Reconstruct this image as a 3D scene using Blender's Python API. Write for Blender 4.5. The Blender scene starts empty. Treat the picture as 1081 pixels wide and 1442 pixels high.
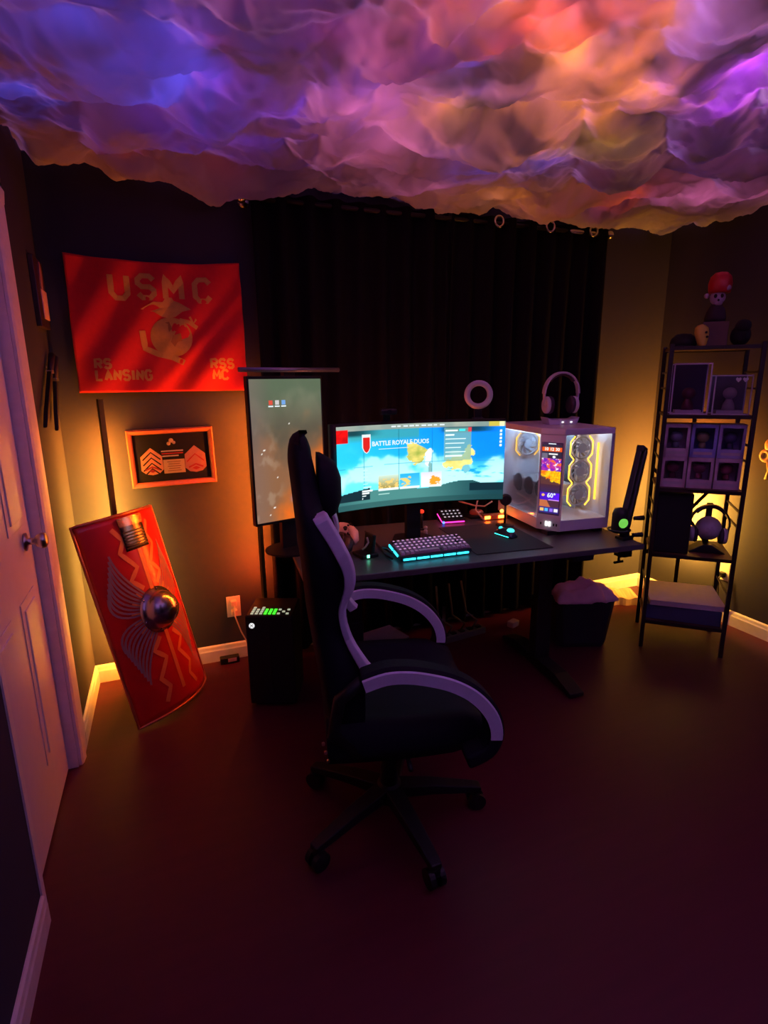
import bpy, bmesh, math, random
from mathutils import Vector, Matrix, noise, Euler
random.seed(7)
S = bpy.context.scene
COL = S.collection
PI = math.pi
def R(d): return math.radians(d)

# ------------------------------------------------------------------ camera
F_PX, PITCH, YAW, ROLL, EYE = 780.0, math.atan(186/780.0), math.atan(310/802.0), R(-0.6), 1.48
fwd = Vector((math.sin(YAW)*math.cos(PITCH), math.cos(YAW)*math.cos(PITCH), -math.sin(PITCH)))
rgt = Vector((math.cos(YAW), -math.sin(YAW), 0)); upv = rgt.cross(fwd)
rgt, upv = rgt*math.cos(ROLL)+upv*math.sin(ROLL), upv*math.cos(ROLL)-rgt*math.sin(ROLL)
cd = bpy.data.cameras.new('camera'); cam = bpy.data.objects.new('camera', cd); COL.objects.link(cam)
cd.sensor_fit = 'HORIZONTAL'; cd.sensor_width = 36.0; cd.lens = F_PX/1081*36.0; cd.clip_start = .02
M3 = Matrix((rgt, upv, -fwd)).transposed()
cam.matrix_world = Matrix.Translation((0, 0, EYE)) @ M3.to_4x4()
S.camera = cam

# ------------------------------------------------------------------ world, exposure
S.view_settings.view_transform = 'Standard'; S.view_settings.look = 'None'
S.view_settings.gamma = 1.0; S.view_settings.use_curve_mapping = False
S.view_settings.exposure = 0.0
S.cycles.use_denoising = True
S.cycles.max_bounces = 8
S.cycles.sample_clamp_indirect = 3.0
wd = bpy.data.worlds.new('world'); S.world = wd; wd.use_nodes = True
wd.node_tree.nodes['Background'].inputs[0].default_value = (.02, .02, .05, 1)
wd.node_tree.nodes['Background'].inputs[1].default_value = 0.0

def lin(c):
    f = lambda v: v/12.92 if v <= .04045 else ((v+.055)/1.055)**2.4
    return tuple(f(x/255.0) for x in c)

# LED bulbs of the cloud ceiling, plus added fill LEDs: above the cotton (z 2.47) and tucked under its folds
def led(x, y, z, col, w, r=.02):
    l = bpy.data.lights.new('cloud_or_fill_led', 'POINT'); l.energy = w; l.color = col; l.shadow_soft_size = r
    o = bpy.data.objects.new('cloud_or_fill_led', l); o.location = (x, y, z); COL.objects.link(o)
BLU=(.11,.09,1); VIO=(.26,.06,1); MAG=(1,.08,.75); PNK=(1,.20,.55); RED=(1,.08,.01); ORG=(1,.25,.02); YEL=(1,.48,.08); PUR=(.50,.05,1); BRN=(1,.35,.22); GRY=(.5,.45,.75)
ZU = 2.46
LEDS_UP = [(-.15,1.88,BLU,.42),(.08,2.02,BLU,.50),(.18,1.80,BLU,.25),(-.33,2.22,BLU,.16),(.30,1.95,VIO,.30),(.44,2.08,VIO,.40),(.52,1.86,VIO,.30),(-.25,1.66,VIO,.22),(.05,2.30,VIO,.10),(.32,2.36,VIO,.14),
           (.69,1.90,PNK,.34),(.80,2.06,PNK,.34),(.92,2.24,PNK,.24),(.78,2.34,PNK,.08),(.92,1.66,BLU,.30),(1.08,1.76,BLU,.20),(.70,1.55,MAG,.16),(.84,1.40,ORG,.34),(.98,1.44,RED,.70),(1.10,1.38,RED,.5),(1.18,1.52,ORG,.75),(1.00,1.92,ORG,.45),(1.16,1.86,ORG,.38),(1.36,1.95,ORG,.55),(1.30,1.70,ORG,.40),
           (1.64,1.92,YEL,.30),(1.50,1.78,ORG,.40),(1.44,1.56,ORG,.60),(1.58,1.50,ORG,.3),(1.70,1.40,PUR,.85),(1.82,1.50,PUR,.4),(1.45,1.25,BLU,.22),(1.30,1.30,ORG,.3),(1.28,2.22,BLU,.26),(1.12,2.14,BLU,.16),(1.55,2.15,BLU,.14),(2.15,1.85,VIO,.10),
           (-.05,2.62,RED,.05),(.30,2.66,RED,.04),(1.20,2.60,PNK,.20),(1.45,2.64,ORG,.16),(1.70,2.64,ORG,.40),(1.95,2.60,ORG,.16),(2.24,2.42,RED,.34),(2.50,2.28,PNK,.42),(2.72,2.18,PNK,.42),(2.92,2.05,PNK,.3),
           (.25,1.30,MAG,.4),(-.1,1.2,VIO,.3)]
_fill_cyc = [(.42,.25,1),(.75,.34,.95),(.34,.28,1),(.62,.26,1),(.85,.25,.9),(.42,.25,1),(.34,.28,1),(.9,.34,.8)]             # unseen fill LEDs added over and behind the viewer, far brighter than visible ones
for _i, _x in enumerate((-.2,.25,.7,1.15,1.6,2.05,2.5,2.9)):
    for _j, _y in enumerate((-1.0,-.55,-.1,.35,.8)): LEDS_UP.append((_x+.07*((_i+_j)%3-1), _y, _fill_cyc[(_i*3+_j*2)%8], 2.8))
for _x, _y, _c in ((1.9,1.15,PNK),(2.4,1.2,ORG),(2.8,1.5,PUR),(.65,1.15,RED),(1.2,1.1,PNK)): LEDS_UP.append((_x,_y,_c,.6))
LEDS_DN = [(.19,1.73,2.31,MAG,.035),(.50,1.60,2.30,MAG,.06),(.66,1.90,2.25,PNK,.30),(.90,2.12,2.25,PNK,.26),(.80,2.35,2.26,PNK,.14),(.98,1.86,2.30,YEL,.05),
           (1.26,2.52,2.32,PNK,.06),(1.62,2.62,2.32,BRN,.05),(2.58,2.24,2.33,PNK,.12),(2.20,2.30,2.33,RED,.06),(1.62,1.86,2.29,YEL,.05),
           (.93,1.48,2.30,RED,.08),(1.10,1.52,2.31,ORG,.06),(1.50,1.55,2.30,BRN,.08),(1.68,1.42,2.29,PUR,.16)]
for x, y, c, w in LEDS_UP: led(x, y, ZU, c, w*1.4, .03)
for x, y, z, c, w in LEDS_DN: led(x, y, z, c, w, .05)

# ------------------------------------------------------------------ materials
MATS = {}
def pmat(name, col, rough=.6, metal=0.0, var=.12, scale=30, bump=0.0, spec=.5, sheen=0.0, coat=0.0):
    if name in MATS: return MATS[name]
    m = bpy.data.materials.new(name); m.use_nodes = True; t = m.node_tree; b = t.nodes['Principled BSDF']
    b.inputs['Roughness'].default_value = rough; b.inputs['Metallic'].default_value = metal
    b.inputs['Specular IOR Level'].default_value = spec
    if sheen: b.inputs['Sheen Weight'].default_value = sheen
    if coat: b.inputs['Coat Weight'].default_value = coat; b.inputs['Coat Roughness'].default_value = .08
    tc = t.nodes.new('ShaderNodeTexCoord'); n = t.nodes.new('ShaderNodeTexNoise'); n.inputs['Scale'].default_value = scale; n.inputs['Detail'].default_value = 4
    t.links.new(tc.outputs['Object'], n.inputs['Vector'])
    mx = t.nodes.new('ShaderNodeMix'); mx.data_type = 'RGBA'
    mx.inputs[6].default_value = tuple(max(0, c*(1-var)) for c in col)+(1,)
    mx.inputs[7].default_value = tuple(min(1, c*(1+var)) for c in col)+(1,)
    t.links.new(n.outputs['Fac'], mx.inputs[0]); t.links.new(mx.outputs[2], b.inputs['Base Color'])
    if bump:
        bp = t.nodes.new('ShaderNodeBump'); bp.inputs['Strength'].default_value = bump; bp.inputs['Distance'].default_value = .004
        t.links.new(n.outputs['Fac'], bp.inputs['Height']); t.links.new(bp.outputs[0], b.inputs['Normal'])
    MATS[name] = m; return m
def emat(name, col, strength=1.0):
    if name in MATS: return MATS[name]
    m = bpy.data.materials.new(name); m.use_nodes = True; b = m.node_tree.nodes['Principled BSDF']
    b.inputs['Base Color'].default_value = tuple(c*.2 for c in col)+(1,); b.inputs['Roughness'].default_value = .4
    b.inputs['Emission Color'].default_value = tuple(col)+(1,); b.inputs['Emission Strength'].default_value = strength
    MATS[name] = m; return m
def screen_mat(name, strength=1.0):
    m = bpy.data.materials.new(name); m.use_nodes = True; t = m.node_tree; b = t.nodes['Principled BSDF']
    b.inputs['Base Color'].default_value = (.01,.01,.01,1); b.inputs['Roughness'].default_value = .35
    a = t.nodes.new('ShaderNodeAttribute'); a.attribute_name = 'picture'
    t.links.new(a.outputs['Color'], b.inputs['Emission Color']); b.inputs['Emission Strength'].default_value = strength
    return m
def glass_mat(name, tint=(1,1,1), gloss=.10):
    m = bpy.data.materials.new(name); m.use_nodes = True; t = m.node_tree; t.nodes.clear()
    o = t.nodes.new('ShaderNodeOutputMaterial'); tr = t.nodes.new('ShaderNodeBsdfTransparent'); g = t.nodes.new('ShaderNodeBsdfGlossy'); mx = t.nodes.new('ShaderNodeMixShader')
    tr.inputs[0].default_value = tint+(1,); g.inputs['Roughness'].default_value = .06; mx.inputs[0].default_value = gloss
    lw = t.nodes.new('ShaderNodeLayerWeight'); lw.inputs[0].default_value = .25
    ma = t.nodes.new('ShaderNodeMath'); ma.operation = 'MULTIPLY_ADD'; ma.inputs[1].default_value = .5; ma.inputs[2].default_value = gloss
    t.links.new(lw.outputs['Fresnel'], ma.inputs[0]); t.links.new(ma.outputs[0], mx.inputs[0])
    t.links.new(tr.outputs[0], mx.inputs[1]); t.links.new(g.outputs[0], mx.inputs[2]); t.links.new(mx.outputs[0], o.inputs[0])
    return m

# ------------------------------------------------------------------ mesh helpers
class MB:
    def __init__(s): s.v = []; s.f = []
    def add(s, vs, fs):
        o = len(s.v); s.v += [tuple(v) for v in vs]; s.f += [tuple(i+o for i in f) for f in fs]; return s
    def box(s, c, d, rot=None):
        m = Euler(rot).to_matrix() if rot else None; vs = []
        for x in (-.5,.5):
            for y in (-.5,.5):
                for z in (-.5,.5):
                    p = Vector((x*d[0], y*d[1], z*d[2]))
                    if m: p = m @ p
                    vs.append(p+Vector(c))
        return s.add(vs, [(0,1,3,2),(4,6,7,5),(0,4,5,1),(2,3,7,6),(0,2,6,4),(1,5,7,3)])
    def bar(s, a, b, w, h=None):           # square bar between two points
        h = h or w; a = Vector(a); b = Vector(b); d = (b-a).normalized()
        u = d.cross(Vector((0,0,1)))
        if u.length < 1e-4: u = Vector((1,0,0))
        u.normalize(); n = u.cross(d); vs = []
        for p in (a, b):
            for i, j in ((-1,-1),(1,-1),(1,1),(-1,1)): vs.append(p+u*(i*w/2)+n*(j*h/2))
        return s.add(vs, [(3,2,1,0),(4,5,6,7),(0,1,5,4),(1,2,6,5),(2,3,7,6),(3,0,4,7)])
    def tube(s, pts, r, n=10, closed=False):
        pts = [Vector(p) for p in pts]; rs = r if isinstance(r, (list, tuple)) else [r]*len(pts); vs = []; N = len(pts); prev = None
        for i, p in enumerate(pts):
            if closed: d = pts[(i+1) % N]-pts[i-1]
            else: d = pts[min(i+1, N-1)]-pts[max(i-1, 0)]
            d.normalize()
            u = prev - d*prev.dot(d) if prev else d.cross(Vector((0,0,1)) if abs(d.z) < .9 else Vector((1,0,0)))
            u.normalize(); prev = u; w = d.cross(u)
            for k in range(n):
                a = 2*PI*k/n; vs.append(p+(u*math.cos(a)+w*math.sin(a))*rs[i])
        fs = []; T = N if closed else N-1
        for i in range(T):
            for k in range(n):
                j = (i+1) % N; fs.append((i*n+k, i*n+(k+1) % n, j*n+(k+1) % n, j*n+k))
        if not closed: fs += [tuple(reversed(range(n))), tuple(range((N-1)*n, N*n))]
        return s.add(vs, fs)
    def cyl(s, a, b, r, r2=None, n=20): return s.tube([a, b], [r, r if r2 is None else r2], n)
    def lathe(s, prof, c=(0,0,0), n=24, axis='z', rot=None):
        vs = []; m = Euler(rot).to_matrix() if rot else None
        for r, h in prof:
            for k in range(n):
                a = 2*PI*k/n; p = Vector((r*math.cos(a), r*math.sin(a), h))
                if axis == 'y': p = Vector((p.x, -p.z, p.y))
                if axis == 'x': p = Vector((p.z, p.x, p.y))
                if m: p = m @ p
                vs.append(p+Vector(c))
        fs = []
        for i in range(len(prof)-1):
            for k in range(n): fs.append((i*n+k, i*n+(k+1) % n, (i+1)*n+(k+1) % n, (i+1)*n+k))
        fs += [tuple(reversed(range(n))), tuple(range((len(prof)-1)*n, len(prof)*n))]
        return s.add(vs, fs)
    def ball(s, c, r, n=16, m=10):
        r = r if isinstance(r, (tuple, list)) else (r, r, r); vs = [(c[0], c[1], c[2]-r[2])]
        for i in range(1, m):
            t = -PI/2+PI*i/m
            for k in range(n):
                a = 2*PI*k/n; vs.append((c[0]+r[0]*math.cos(t)*math.cos(a), c[1]+r[1]*math.cos(t)*math.sin(a), c[2]+r[2]*math.sin(t)))
        vs.append((c[0], c[1], c[2]+r[2])); fs = []
        for k in range(n): fs.append((0, 1+(k+1) % n, 1+k)); fs.append((len(vs)-1, len(vs)-1-n+k, len(vs)-1-n+(k+1) % n))
        for i in range(m-2):
            for k in range(n): fs.append((1+i*n+k, 1+i*n+(k+1) % n, 1+(i+1)*n+(k+1) % n, 1+(i+1)*n+k))
        return s.add(vs, fs)
    def prism(s, poly, fn, t0, t1):        # 2-D outline -> fn(a,b,t) in 3-D, thickness t0..t1
        n = len(poly); vs = [fn(a, b, t0) for a, b in poly]+[fn(a, b, t1) for a, b in poly]
        fs = [tuple(reversed(range(n))), tuple(range(n, 2*n))]+[(i, (i+1) % n, n+(i+1) % n, n+i) for i in range(n)]
        return s.add(vs, fs)
    def loft(s, secs, cap=True):           # list of equal-length rings
        n = len(secs[0]); vs = [p for q in secs for p in q]; fs = []
        for i in range(len(secs)-1):
            for k in range(n): fs.append((i*n+k, i*n+(k+1) % n, (i+1)*n+(k+1) % n, (i+1)*n+k))
        if cap: fs += [tuple(reversed(range(n))), tuple(range((len(secs)-1)*n, len(secs)*n))]
        return s.add(vs, fs)
    def sheet(s, fn, nu, nv, thick=None):  # fn(u,v)->Vector; u,v in 0..1; thick: fn offset along normal given by fn(u,v,t)
        vs = [fn(i/nu, j/nv) for j in range(nv+1) for i in range(nu+1)]
        fs = [(j*(nu+1)+i, j*(nu+1)+i+1, (j+1)*(nu+1)+i+1, (j+1)*(nu+1)+i) for j in range(nv) for i in range(nu)]
        return s.add(vs, fs)
    def build(s, name, mat, parent=None, smooth=False, bevel=0, label=None, solid=0, sub=0, seg=2):
        me = bpy.data.meshes.new(name); me.from_pydata(s.v, [], s.f); me.update()
        bm = bmesh.new(); bm.from_mesh(me); bmesh.ops.recalc_face_normals(bm, faces=bm.faces); bm.to_mesh(me); bm.free()
        me.materials.append(mat)
        if smooth:
            for p in me.polygons: p.use_smooth = True
        o = bpy.data.objects.new(name, me); COL.objects.link(o)
        if parent: o.parent = parent
        if solid: md = o.modifiers.new('solid', 'SOLIDIFY'); md.thickness = solid; md.offset = -1
        if bevel: md = o.modifiers.new('bevel', 'BEVEL'); md.width = bevel; md.segments = seg; md.limit_method = 'ANGLE'; md.angle_limit = R(40)
        if sub: md = o.modifiers.new('sub', 'SUBSURF'); md.levels = sub; md.render_levels = sub
        if label: o['label'] = label
        return o
def empty(name, loc, rz=0, rot=None):
    o = bpy.data.objects.new(name, None); COL.objects.link(o); o.location = loc; o.rotation_euler = rot or (0, 0, rz); o.empty_display_size = .1; return o
def tag(o, label=None, cat=None, group=None, kind=None):
    for k, v in (('label', label), ('category', cat), ('group', group), ('kind', kind)):
        if v: o[k] = v
    return o
def thing(name, label, cat, loc, rz=0, group=None, rot=None): return tag(empty(name, loc, rz, rot), label, cat, group)
def struct(name, mb, mat, parent=None, label=None, **k):
    o = mb.build(name, mat, parent, **k); tag(o, label, None, None, 'structure'); return o
def copy_tree(o, parent=None):
    c = o.copy(); COL.objects.link(c); c.parent = parent
    for ch in list(o.children): copy_tree(ch, c)
    return c
_tx = {}
def text_mb(s, size, fn, bold=0.0, align='CENTER', track=1.0, depth=0.0012):
    cu = bpy.data.curves.new('t', 'FONT'); cu.body = s; cu.size = 1.0; cu.align_x = align; cu.align_y = 'CENTER'; cu.offset = bold; cu.space_character = track; cu.resolution_u = 2
    ob = bpy.data.objects.new('t', cu); COL.objects.link(ob)
    me = bpy.data.meshes.new_from_object(ob); mb = MB()
    mb.add([fn(v.co.x*size, v.co.y*size) for v in me.vertices], [tuple(p.vertices) for p in me.polygons])
    bpy.data.objects.remove(ob); bpy.data.curves.remove(cu); bpy.data.meshes.remove(me); return mb
def picture(o, fn):                         # fn(u,v) -> sRGB 0..255, stored per vertex of a sheet
    me = o.data; at = me.color_attributes.new('picture', 'FLOAT_COLOR', 'POINT'); return at
def picture_sheet(name, pos, colf, nu, nv, mat, parent):
    mb = MB().sheet(pos, nu, nv)
    me = bpy.data.meshes.new(name); me.from_pydata(mb.v, [], mb.f); me.update(); me.materials.append(mat)
    at = me.color_attributes.new('picture', 'FLOAT_COLOR', 'POINT'); buf = []
    for j in range(nv+1):
        for i in range(nu+1): buf += list(lin(colf(i/nu, j/nv)))+[1.0]
    at.data.foreach_set('color', buf)
    o = bpy.data.objects.new(name, me); COL.objects.link(o); o.parent = parent; return o
def mixc(a, b, t):
    t = max(0, min(1, t)); return tuple(x+(y-x)*t for x, y in zip(a, b))
def sst(a, b, x):
    t = max(0, min(1, (x-a)/(b-a))); return t*t*(3-2*t)
def nz(x, y, z=0): return noise.fractal(Vector((x, y, z)), 1.0, 2.0, 4)

def smooth_line(P, n=4):
    o = []
    for i in range(len(P)-1):
        p0, p1, p2, p3 = (Vector(P[max(i-1, 0)]), Vector(P[i]), Vector(P[i+1]), Vector(P[min(i+2, len(P)-1)]))
        for k in range(n):
            t = k/n; o.append(tuple(.5*(2*p1+(p2-p0)*t+(2*p0-5*p1+4*p2-p3)*t*t+(3*p1-p0-3*p2+p3)*t**3)))
    return o+[tuple(P[-1])]
M_black = pmat('black_plastic', (.010,.010,.012), .45, spec=.35)
M_metalblk = pmat('black_metal', (.016,.014,.015), .4, .3)
M_white = pmat('white_plastic', (.62,.60,.63), .4)
M_trim = pmat('white_trim_paint', (.80,.76,.80), .45)
M_chrome = pmat('brushed_steel', (.55,.53,.5), .28, 1.0, var=.05)
M_cable = pmat('black_cable', (.012,.012,.012), .6)

# ================================================================== THE ROOM
XL, XR, YB, YF, ZC = -.45, 3.10, 2.90, -1.3, 2.62
M_wall = pmat('grey_wall_paint', (.045,.044,.060), .85, var=.06, scale=6, spec=.12)
M_ceil = pmat('ceiling_paint', (.05,.05,.05), .9)
def floor_mat():
    m = pmat('dark_cherry_laminate', (.074,.0075,.016), .42, var=.2, scale=3, spec=.35)
    t = m.node_tree; n = [x for x in t.nodes if x.type == 'TEX_NOISE'][0]; tc = [x for x in t.nodes if x.type == 'TEX_COORD'][0]
    mp = t.nodes.new('ShaderNodeMapping'); mp.inputs['Scale'].default_value = (1, 9, 1); t.links.new(tc.outputs['Object'], mp.inputs[0]); t.links.new(mp.outputs[0], n.inputs['Vector']); return m
M_floor = floor_mat()
T = .12
struct('floor', MB().box(((XL+XR)/2, (YB+YF)/2, -.05), (XR-XL+.6, YB-YF+.6, .1)), M_floor, label='dark reddish laminate floor')
struct('ceiling', MB().box(((XL+XR)/2, (YB+YF)/2, ZC+.05), (XR-XL+.6, YB-YF+.6, .1)), M_ceil, label='plain ceiling above the cotton clouds')
struct('wall_back', MB().box(((XL+XR)/2, YB+T/2, ZC/2), (XR-XL+2*T, T, ZC)), M_wall, label='grey painted back wall')
struct('wall_right', MB().box((XR+T/2, (YB+YF)/2, ZC/2), (T, YB-YF, ZC)), M_wall, label='grey painted right wall')
struct('wall_front', MB().box(((XL+XR)/2, YF-T/2, ZC/2), (XR-XL+2*T, T, ZC)), M_wall, label='grey wall behind the viewer')
DY0, DY1, DZ = 1.53, 2.225, 2.05            # door opening in the left wall
wl = MB().box((XL-T/2, (YB+DY1)/2, ZC/2), (T, YB-DY1, ZC)).box((XL-T/2, (DY0+YF)/2, ZC/2), (T, DY0-YF, ZC)).box((XL-T/2, (DY0+DY1)/2, (DZ+ZC)/2), (T, DY1-DY0, ZC-DZ))
struct('wall_left', wl, M_wall, label='grey painted left wall with the door opening')
def baseboard(name, a, b, nrm, lab):
    a = Vector(a); b = Vector(b); n = Vector(nrm)
    prof = [(0,0),(.014,0),(.014,.062),(.011,.070),(.009,.085),(.004,.092),(0,.092)]
    mb = MB().loft([[p+n*q[0]+Vector((0,0,q[1])) for q in prof] for p in (a, b)]); struct(name, mb, M_trim, label=lab)
baseboard('baseboard_back', (XL, YB, 0), (XR, YB, 0), (0,-1,0), 'white baseboard along the back wall')
baseboard('baseboard_right', (XR, YF, 0), (XR, YB, 0), (-1,0,0), 'white baseboard along the right wall')
baseboard('baseboard_left', (XL, DY1+.130, 0), (XL, YB, 0), (1,0,0), 'white baseboard between door casing and corner')
baseboard('baseboard_front', (XL, YF, 0), (XL, DY0-.01, 0), (1,0,0), 'white baseboard on the near side of the door')
# casing of the door
cas = [(0,0),(0,.010),(.012,.016),(.050,.020),(.062,.014),(.125,.014),(.125,0)]
def casing(a, b, wdir, nm, lab):
    mb = MB().loft([[Vector(p)+Vector(wdir)*q[0]+Vector((q[1],0,0)) for q in cas] for p in (a, b)]); struct(nm, mb, M_trim, label=lab)
casing((XL, DY1, 0), (XL, DY1, DZ+.09), (0,1,0), 'trim_1', 'white door casing on the far side of the door')
casing((XL, DY0-.02, DZ), (XL, DY1+.125, DZ), (0,0,1), 'trim_2', 'white head casing over the door')
struct('trim_3', MB().box((XL-.045, DY0+.004, DZ/2), (.10, .03, DZ)), M_trim, label='narrow white jamb on the near side of the door')
struct('trim_4', MB().box((XL-.045, DY1-.004, DZ/2), (.089, .010, DZ)), M_trim, label='white jamb on the far side of the door')
# door slab with raised panels
M_door = pmat('door_paint', (.74,.70,.80), .38, var=.04)
door = struct('door_1', MB().box((XL-.052, (DY0+DY1)/2, DZ/2+.004), (.036, DY1-DY0-.03, DZ-.012)), M_door, label='white panel door standing closed in the left wall', bevel=.002)
for py in (1.72, 2.03):
    for z0, z1 in ((.22,.80),(1.02,1.60),(1.68,1.92)):
        c = (XL-.034, py, (z0+z1)/2); w = .20; h = z1-z0
        mb = MB()
        for k, (i, t) in enumerate(((0,.004),(.03,.009))):
            mb.box((c[0]+t/2-.0, c[1], c[2]), (t, w-2*i, h-2*i))
        mb.build('panel', M_door, door, bevel=.003)
kn = MB().lathe([(.0,0),(.030,0),(.031,.006),(.012,.010),(.011,.030),(.020,.036),(.027,.048),(.026,.060),(.016,.068),(0,.069)], (XL-.034, 2.115, .96), 20, 'x').build('door_knob', M_chrome, door, smooth=True, label='round satin metal door knob')

# ================================================================== CLOUD CEILING
def cloud_mat():
    m = bpy.data.materials.new('cotton_cloud'); m.use_nodes = True; t = m.node_tree; t.nodes.clear()
    o = t.nodes.new('ShaderNodeOutputMaterial'); d = t.nodes.new('ShaderNodeBsdfDiffuse'); tr = t.nodes.new('ShaderNodeBsdfTranslucent'); mx = t.nodes.new('ShaderNodeMixShader')
    d.inputs[0].default_value = (.62,.60,.62,1); tr.inputs[0].default_value = (.72,.69,.71,1)
    tc = t.nodes.new('ShaderNodeTexCoord'); n = t.nodes.new('ShaderNodeTexNoise'); n.inputs['Scale'].default_value = 3.2; n.inputs['Detail'].default_value = 7; n.inputs['Distortion'].default_value = .5
    t.links.new(tc.outputs['Object'], n.inputs['Vector'])
    r = t.nodes.new('ShaderNodeMapRange'); r.inputs[1].default_value = .36; r.inputs[2].default_value = .66; r.inputs[3].default_value = .05; r.inputs[4].default_value = .88
    t.links.new(n.outputs['Fac'], r.inputs[0]); t.links.new(r.outputs[0], mx.inputs[0])
    t.links.new(d.outputs[0], mx.inputs[1]); t.links.new(tr.outputs[0], mx.inputs[2]); t.links.new(mx.outputs[0], o.inputs[0]); return m
CX0, CX1, CY0, CY1 = XL+.005, XR-.005, YF+.005, YB-.02
def cloud_z(x, y):
    wx = x+.10*noise.noise(Vector((x*3.1, y*3.1, 5))); wy = y+.10*noise.noise(Vector((x*3.1, y*3.1, 9)))
    z = 0; a = 1.0; f = 2.3
    for k in range(6):
        z += a*(1-2.6*abs(noise.noise(Vector((wx*f, wy*f, 3.7*k))))); a *= .47; f *= 2.1
    return 2.335+.050*(z-.6)
def cloud_pos(u, v):
    x = CX0+(CX1-CX0)*u; y = CY0+(CY1-CY0)*v; z = cloud_z(x, y)
    e = sst(0, .10, min(CX1-x, x-CX0, CY1-y)+.02)        # towards the walls the batting lifts and frays
    fr = .10*max(0, noise.noise(Vector((x*4.2, y*4.2, 2)))+.15)+.03*abs(noise.noise(Vector((x*19, y*19, 4))))
    z = z*(e)+(2.420-fr)*(1-e)
    if z > 2.425: z = 2.425
    return Vector((x, y, z))
cl = MB().sheet(cloud_pos, 340, 400).build('cotton_cloud_canopy', cloud_mat(), smooth=True)
tag(cl, 'billowing cotton cloud canopy over the whole ceiling, glowing violet, pink and orange', 'cloud ceiling', None, 'stuff')

# ================================================================== CURTAINS AND ROD
M_curt = pmat('black_curtain_cloth', (.0075,.007,.009), .95, var=.2, scale=60, bump=.2, spec=.06)
def curtain(x0, x1, lab, seed, folds):
    t = thing('blackout_curtain', lab, 'curtain', ((x0+x1)/2, YB-.075, 0), 0, 'black curtains over the window')
    def pos(u, v):
        x = (u-.5)*(x1-x0); a = .030*(1-.25*v)
        y = -a*math.sin(u*folds*2*PI+seed+.5*math.sin(v*3))-.010*math.sin(u*folds*5.1+seed*2+v*2)
        return Vector((x, y, .03+v*2.295))
    MB().sheet(pos, folds*12, 16).build('cloth', M_curt, t, smooth=True, solid=.003)
    return t
curtain(.45, 1.465, 'black floor-length curtain hanging behind the two monitors', .4, 8)
curtain(1.485, 2.50, 'black floor-length curtain hanging behind the white computer tower', 1.9, 8)
M_rod = pmat('silver_rod', (.7,.66,.64), .25, 1.0, var=.03)
rod = thing('curtain_rod', 'silver curtain rod with ball end above the black curtains', 'curtain rod', (0, 0, 0))
MB().cyl((.42, YB-.075, 2.295), (2.26, YB-.075, 2.295), .011).build('pole', M_metalblk, rod, smooth=True)  # dark colour stands in for the rod's unlit length
MB().cyl((2.24, YB-.075, 2.295), (2.52, YB-.075, 2.295), .0125).build('bright_end', M_rod, rod, smooth=True)  # same rod, the brightness of its end put into the colour
for x in (.41, 2.535): MB().ball((x, YB-.075, 2.295), .024).build('finial', M_rod, rod, smooth=True)
for x in (.43, 1.475, 2.515): MB().cyl((x, YB-.075, 2.295), (x, YB, 2.295), .007).cyl((x, YB-.006, 2.295), (x, YB, 2.295), .025).build('bracket', M_rod, rod, smooth=True)
for k, x in enumerate((1.75, 2.08, 2.38)):
    g = MB().tube([(x+.026*math.cos(a), YB-.118, 2.295+.026*math.sin(a)) for a in [2*PI*i/20 for i in range(20)]], .006, 8, True).build('curtain_grommet', M_rod, smooth=True)
    tag(g, ['silver ring on curtain rod, leftmost of the three', 'silver ring on curtain rod, middle of the three', 'silver ring on curtain rod next to the ball end'][k], 'curtain ring', 'curtain rings')

# ================================================================== FLAG
M_red = pmat('red_flag_cloth', (.66,.004,.010), .8, var=.1, scale=50, bump=.15, sheen=.2)
M_gold = pmat('gold_flag_print', (.62,.33,.06), .8, var=.15, scale=60)
FX0, FX1, FZ0, FZ1 = -.345, .388, 1.437, 2.022
def flag_pos(u, v, off=0.0):
    x = FX0+(FX1-FX0)*u; z = FZ0+(FZ1-FZ0)*v
    z -= .020*math.sin(PI*u)*v*v                         # sags between its pinned corners
    x += .012*(1-v)*(u-.5)
    d = .016+.010*math.sin(u*9+v*4)*(1-.3*v)+.012*math.sin((u-v*.9)*13+.6)*sst(.35,1,u)*sst(1.0,.4,v)+.007*math.sin(u*21-v*11)
    d += .018*math.exp(-((u-v*.75-.42)/.06)**2)*sst(.3,.7,u)
    return Vector((x, YB-.020-d*.9-off, z))
flag = thing('wall_flag', 'red and gold cloth flag pinned high on the back wall', 'flag', (0,0,0))
MB().sheet(flag_pos, 70, 56).build('flag_cloth', M_red, flag, smooth=True, solid=.0012)
def fl(u0, v0):
    return lambda a, b: flag_pos(u0+a/(FX1-FX0), v0+b/(FZ1-FZ0), .0022)
GLY = {'U':[[(0,1),(0,.22),(.22,0),(.58,0),(.8,.22),(.8,1)]],'S':[[(.8,.82),(.6,1),(.2,1),(0,.82),(0,.66),(.2,.5),(.6,.5),(.8,.34),(.8,.18),(.6,0),(.2,0),(0,.18)]],
 'M':[[(0,0),(0,1),(.42,.35),(.84,1),(.84,0)]],'C':[[(.8,.80),(.6,1),(.2,1),(0,.8),(0,.2),(.2,0),(.6,0),(.8,.2)]],'R':[[(0,0),(0,1),(.6,1),(.8,.86),(.8,.6),(.6,.48),(0,.48)],[(.4,.48),(.8,0)]],
 'L':[[(0,1),(0,0),(.75,0)]],'A':[[(0,0),(.4,1),(.8,0)],[(.15,.32),(.65,.32)]],'N':[[(0,0),(0,1),(.8,0),(.8,1)]],'I':[[(.1,0),(.1,1)]],'G':[[(.8,.8),(.6,1),(.2,1),(0,.8),(0,.2),(.2,0),(.6,0),(.8,.2),(.8,.48),(.45,.48)]]}
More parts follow.
